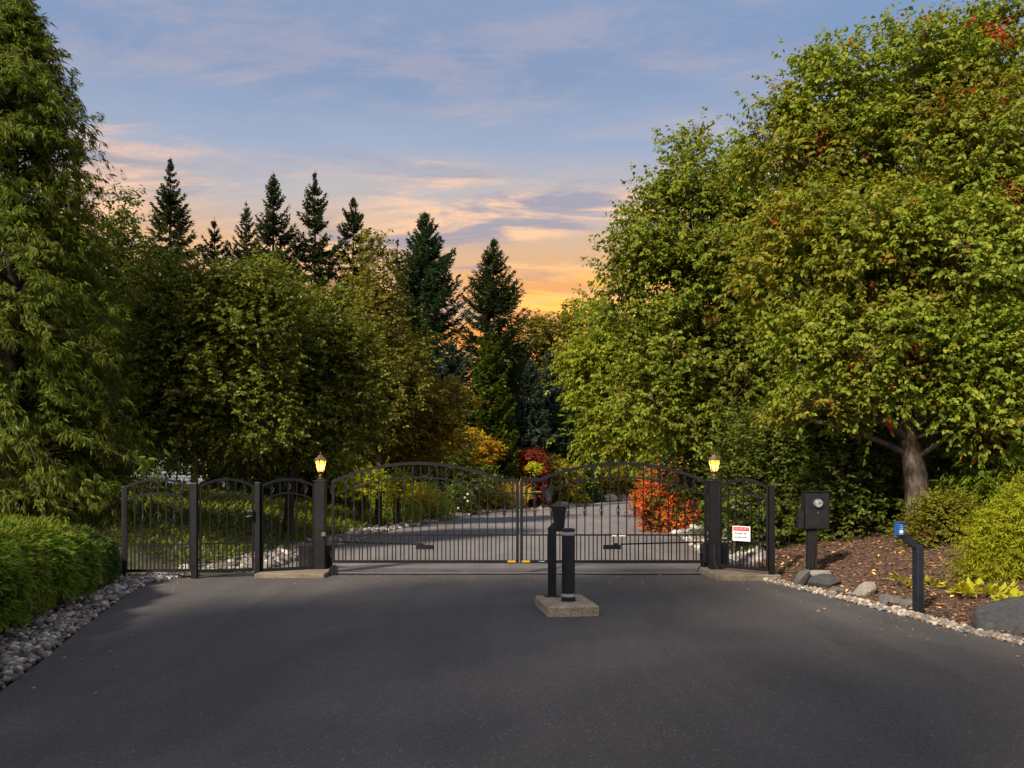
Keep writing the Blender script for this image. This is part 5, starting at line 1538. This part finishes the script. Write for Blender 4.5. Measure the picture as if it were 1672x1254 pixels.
leaf_plant('hosta', 'chartreuse broad leaved plant under the golden cypress', 1605, 975, 10.3, 170, (.11, .20), M['leaf_broad'], 1, .34)
leaf_plant('hosta', 'chartreuse broad leaved plant at the right edge beside the largest boulder', 1665, 985, 9.7, 90, (.11, .19), M['leaf_broad'], 2, .24)
leaf_plant('fern', 'small fresh green plant just left of the reader post', 1484, 940, 11.3, 22, (.16, .26), M['leaf_fern'], 3, .10, W=.3)
leaf_plant('fern', 'small fresh green plant just right of the reader post', 1520, 948, 11.0, 22, (.16, .25), M['leaf_fern'], 4, .10, W=.3)
leaf_plant('seedling', 'tiny green seedling on the mulch near the meter box', 1288, 925, 13.4, 8, (.08, .14), M['leaf_fern'], 5, .05, W=.3)

# ---- garden behind the gate
shrub('lime_bush', 'bright lime bush at the left behind the gate', 'shrub', 27, [(600, 788, 22, 20), (580, 795, 18, 16)], M['lime_shrub'], 100, dens=70, LL=(.06, .1), rc=.16, tw=.2)
shrub('lime_bush', 'bright lime bush right of the bronze maple trunk', 'shrub', 29, [(648, 795, 18, 18)], M['lime_shrub'], 101, dens=90, LL=(.06, .1), rc=.16, tw=.2)
shrub('clipped_shrub', 'rounded clipped green mound beside the gravel verge', 'shrub', 33, [(698, 818, 36, 32), (716, 835, 22, 24)], M['mound'], 102, dens=70, rc=.10, LL=(.05, .08), tw=.12, shell=.75)
shrub('clipped_shrub', 'rounded dark green mound behind the left gate leaf', 'shrub', 30, [(640, 826, 30, 22), (665, 842, 25, 20)], M['mound'], 103, dens=60, rc=.12, LL=(.06, .09), tw=.14, shell=.7)
shrub('golden_shrub', 'low golden green shrub at the inner corner of the bend', 'shrub', 43, [(795, 813, 26, 17), (812, 822, 20, 13)], M['olive_shrub'], 104, dens=110, rc=.18, LL=(.09, .14), tw=.2)
hy = shrub('hydrangea', 'dark shrub dotted with white flower heads', 'shrub', 38, [(742, 822, 22, 26), (760, 838, 20, 20)], M['leaf_hedge'], 105, dens=80, rc=.14, LL=(.08, .12), tw=.18)
rng = np.random.default_rng(3)
for k in range(5):
    o = obj('flower_head', mesh_quads('flower_head', ICO2[0] * (1 + .12 * rng.standard_normal((len(ICO2[0]), 1))) * .06, ICO2[1], True), M['petal'], hy,
            (rng.uniform(-.45, .6), -.62 + rng.uniform(0, .12), rng.uniform(.25, 1.25)))


def grass_clump(name, label, px, D, h, w, mat, seed, n=900):
    rng = np.random.default_rng(seed); x = PX(px, D)
    t = thing(name, label, 'ornamental grass', (x, D, gh(x, D)))
    d = unit(rng, n) * .35; d[:, 2] = 1
    P = np.column_stack([rng.normal(0, w * .22, n), rng.normal(0, w * .22, n), np.zeros(n)])
    L = rng.uniform(.5, 1.0, n) * h
    V1, Q1 = blades(P, d, unit(rng, n), L * .65, np.full(n, .02 * h), 0, .0)
    tip = P + d / np.linalg.norm(d, axis=1)[:, None] * (L * .5)[:, None]
    d2 = d.copy(); d2[:, :2] *= 2.6; d2[:, 2] = rng.uniform(-.3, .8, n)
    V2, Q2 = blades(tip, d2, unit(rng, n), L * .5, np.full(n, .025 * h), 0, .25)
    obj('blades', mesh_quads('blades', np.concatenate([V1, V2]), np.concatenate([Q1, Q2 + len(V1)])), mat, t, kind='stuff')
    return t
grass_clump('feather_grass', 'tall pale feathery grass behind the clipped mound', 672, 33, 1.75, 1.3, M['grass_gold'], 1, 1300)
grass_clump('feather_grass', 'green gold feathery grass clump at the bend', 832, 44.5, 1.8, 1.6, M['grass_gold'], 2, 1200)
leafy_tree('japanese_maple', 'low crimson maple spreading beyond the meeting of the gate leaves', 'tree', 47, 855, [(862, 752, 22, 13), (845, 768, 26, 14), (835, 775, 20, 9), (870, 768, 14, 14)], M['leaf_crimson'], M['bark_dark'], 106, dens=130, na=12, rc=.24, k=6, tw=.3, LL=(.13, .2), limbs=7, flat=.4)
shrub('weeping_shrub', 'rounded olive green weeping shrub behind the red maple', 'shrub', 50, [(903, 770, 32, 22), (890, 780, 24, 22), (920, 785, 20, 20)], M['olive_shrub'], 107, dens=110, rc=.25, LL=(.13, .2), tw=.34, droop=.8)
tp = shrub('topiary', 'small yellow green flat topped topiary in front of the red maple', 'topiary', 45, [(872, 765, 9, 5)], M['lime_shrub'], 108, dens=500, rc=.10, LL=(.07, .11), tw=.12, shell=.6)
shrub('clipped_shrub', 'dark clipped shrub below the topiary', 'shrub', 45.5, [(866, 806, 14, 17), (878, 800, 12, 14)], M['leaf_crimson'], 109, dens=180, rc=.14, LL=(.09, .14), tw=.16)
shrub('clipped_shrub', 'dark green shrub behind the card reader head', 'shrub', 54, [(925, 795, 22, 20), (945, 785, 18, 24)], M['mound'], 110, dens=110, rc=.2, LL=(.12, .17), tw=.2)
shrub('clipped_shrub', 'low light green hedge strip along the bend', 'shrub', 53, [(912, 815, 10, 6), (936, 814, 12, 8), (950, 815, 10, 8)], M['lime_shrub'], 111, dens=300, rc=.14, LL=(.09, .14), tw=.14)
shrub('wide_shrub', 'wide olive gold shrub beyond the bend left of the red bush', 'shrub', 62, [(985, 790, 30, 24), (1015, 792, 28, 23), (960, 798, 18, 17), (1038, 795, 16, 18)], M['olive_shrub'], 112, dens=110, rc=.28, LL=(.16, .24), tw=.34, droop=.7)
shrub('clipped_shrub', 'dark shrub between the wide olive shrub and the maples', 'shrub', 66, [(1000, 750, 60, 26), (1060, 765, 40, 40), (940, 760, 30, 26)], M['leaf_dark2'], 113, dens=60, rc=.4, LL=(.2, .3), tw=.5)


# ---- clipped juniper hedge in front and the ground cover slope
def hedge(name, label, rows, mat, seed, n, L, W):
    """rows: (x_front, x_back, y, height) profiles; sprays are scattered over the rounded outside and the inside."""
    rng = np.random.default_rng(seed)
    R_ = np.array(rows, float)
    y = rng.uniform(R_[0, 2], R_[-1, 2], n)
    xf = np.interp(y, R_[:, 2], R_[:, 0]); xb = np.interp(y, R_[:, 2], R_[:, 1]); h = np.interp(y, R_[:, 2], R_[:, 3])
    lump = 1 + .07 * np.sin(y * 3.1 + seed) + .05 * np.sin(y * 7.3)
    a = rng.uniform(-.30, PI * .62, n)     # 0 faces the drive, pi/2 is up
    hw = (xf - xb) / 2; cx = (xf + xb) / 2
    sup = lambda v: np.sign(v) * np.abs(v) ** .74
    depth = 1 - np.abs(rng.normal(0, .05, n))
    x = cx + hw * sup(np.cos(a)) * lump * depth; zc_ = h * .46
    z = zc_ + h * .54 * sup(np.sin(a)) * lump * depth
    g = np.maximum(ground_h(x, y), 0)
    base = np.array([R_[:, 0].mean(), R_[:, 2].mean(), 0.])
    P = np.column_stack([x, y, np.maximum(z, .14)]) + rng.normal(0, .015, (n, 3))
    lumpn = np.column_stack([np.cos(a), np.full(n, 0), np.sin(a)])
    d = lumpn * .75 + rng.standard_normal((n, 3)) * .35
    d[:, 0] += .35; d[:, 1] -= .25; d[:, 2] += np.where(a > 1.0, .05, -.55)
    nn = lumpn + rng.standard_normal((n, 3)) * .45
    t = thing(name, label, 'hedge', base)
    fan = 5
    P = np.repeat(P, fan, 0); d = np.repeat(d / np.linalg.norm(d, axis=1)[:, None], fan, 0); nn = np.repeat(nn, fan, 0)
    sd2 = np.cross(d, nn); sd2 /= np.linalg.norm(sd2, axis=1)[:, None] + 1e-9
    ff = np.tile(np.linspace(-1, 1, fan), n)[:, None]
    P = P + d * ((1 - np.abs(ff)) * .05); d = d + sd2 * ff * .65 + rng.standard_normal(d.shape) * .15; n = n * fan
    V, Q = blades(P - base, d, nn, rng.uniform(*L, n), rng.uniform(*W, n), .2, .15)
    obj('foliage', mesh_quads('foliage', V, Q), mat, t, kind='stuff')
    # woody inside
    st_ = []
    for k in range(60):
        yy = rng.uniform(R_[0, 2], R_[-1, 2]); xx = np.interp(yy, R_[:, 2], (R_[:, 0] + R_[:, 1]) / 2); hh = np.interp(yy, R_[:, 2], R_[:, 3])
        wd = np.interp(yy, R_[:, 2], (R_[:, 0] - R_[:, 1]) / 2)
        st_.append((curve((xx, yy, .02), (xx + rng.uniform(-.8, .8) * wd, yy + rng.uniform(-.3, .3), hh * rng.uniform(.5, .85)), (0, 0, .1), 5), np.linspace(.02, .006, 5)))
    V, Q = tubes_np(st_, 4); obj('stems', mesh_quads('stems', V - base, Q, True), M['bark_dark'], t)
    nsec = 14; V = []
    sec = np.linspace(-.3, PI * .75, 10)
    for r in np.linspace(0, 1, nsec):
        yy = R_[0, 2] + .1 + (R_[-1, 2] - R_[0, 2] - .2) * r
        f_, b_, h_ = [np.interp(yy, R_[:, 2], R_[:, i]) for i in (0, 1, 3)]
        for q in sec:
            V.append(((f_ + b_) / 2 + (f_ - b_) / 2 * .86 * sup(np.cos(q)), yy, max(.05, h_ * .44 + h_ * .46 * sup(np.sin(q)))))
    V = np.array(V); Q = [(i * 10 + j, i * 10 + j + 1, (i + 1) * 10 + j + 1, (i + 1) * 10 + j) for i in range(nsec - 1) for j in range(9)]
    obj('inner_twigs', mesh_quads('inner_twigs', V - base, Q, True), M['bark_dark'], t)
    return t


hedge('juniper_hedge', 'dense clipped juniper hedge with sunlit yellow green top along the gravel', [(-3.9, -6.2, 3.6, .95), (-4.55, -6.9, 6.0, 1.00), (-5.0, -7.4, 8.0, 1.04), (-5.45, -7.9, 10.0, 1.06), (-5.75, -7.9, 11.1, 1.0), (-5.95, -7.6, 11.5, .80)], M['juniper'], 1, 14000, (.065, .125), (.016, .025))
hedge('juniper_hedge', 'darker spreading juniper between the clipped hedge and the fence', [(-5.95, -7.8, 11.5, .62), (-6.1, -8.0, 12.1, .84), (-6.3, -8.0, 12.7, .72), (-6.5, -7.8, 13.15, .45)], M['juniper_dark'], 2, 5200, (.06, .13), (.013, .022))

rng = np.random.default_rng(50)
n = 46000
x = rng.uniform(-15, -1.5, n); y = 14.4 + rng.random(n) ** 1.25 * 28
dd = sdist(x, y); ok = (dd > np.where(y < 16, 1.0, .9)) & ~((x > -6.1) & (y - 14.3 < (x + 6.1) * 1.0)); x, y = x[ok], y[ok]; n = len(x)
P = np.column_stack([x, y, ground_h(x, y) + rng.uniform(0, .12, n)])
d = unit(rng, n) * .9; d[:, 2] = np.abs(d[:, 2]) + .25; d[:, 0] += .25
nn = unit(rng, n) * .6; nn[:, 2] += 1
gs_ = np.clip(y / 20, .8, 1.9)
V, Q = blades(P, d, nn, rng.uniform(.10, .22, n) * gs_, rng.uniform(.03, .06, n) * gs_, .2, .2)
obj('ground_cover', mesh_quads('ground_cover', V, Q), M['cover'], None, kind='stuff')
# thin ground cover behind the laurels and round the far garden
n = 14000
x = rng.uniform(-14, 26, n); y = rng.uniform(40, 74, n)
dd = sdist(x, y); ok = (dd > 2.4); x, y = x[ok], y[ok]; n = len(x)
P = np.column_stack([x, y, ground_h(x, y)]); d = unit(rng, n) * .8; d[:, 2] = np.abs(d[:, 2]) + .4
V, Q = blades(P, d, unit(rng, n), rng.uniform(.25, .5, n), rng.uniform(.08, .14, n), .2, .2)
obj('far_undergrowth', mesh_quads('far_undergrowth', V, Q), M['cover'], None, kind='stuff')

rng = np.random.default_rng(70)
n = 11000
x = rng.uniform(-230, 230, n); y = 105 + rng.uniform(0, 16, n) - np.abs(x) * .18
hh = 13.5 + 2.2 * np.sin(x * .21) + 1.6 * np.sin(x * .57 + 1) + 1.2 * np.sin(x * 1.3) + rng.normal(0, .8, n)
z = ground_h(x, y) + hh * rng.random(n) ** .8
P = np.column_stack([x, y, z]); d = unit(rng, n); d[:, 2] += .3
V, Q = blades(P, d, unit(rng, n), rng.uniform(1.4, 3.0, n), rng.uniform(.7, 1.5, n), .2, .2)
obj('treeline', mesh_quads('treeline', V, Q), M['leaf_olive'], None, kind='stuff')

print('TRIS', sum(sum(len(p.vertices) - 2 for p in me.polygons) if len(me.polygons) < 5000 else len(me.loops) // 2 for me in bpy.data.meshes))
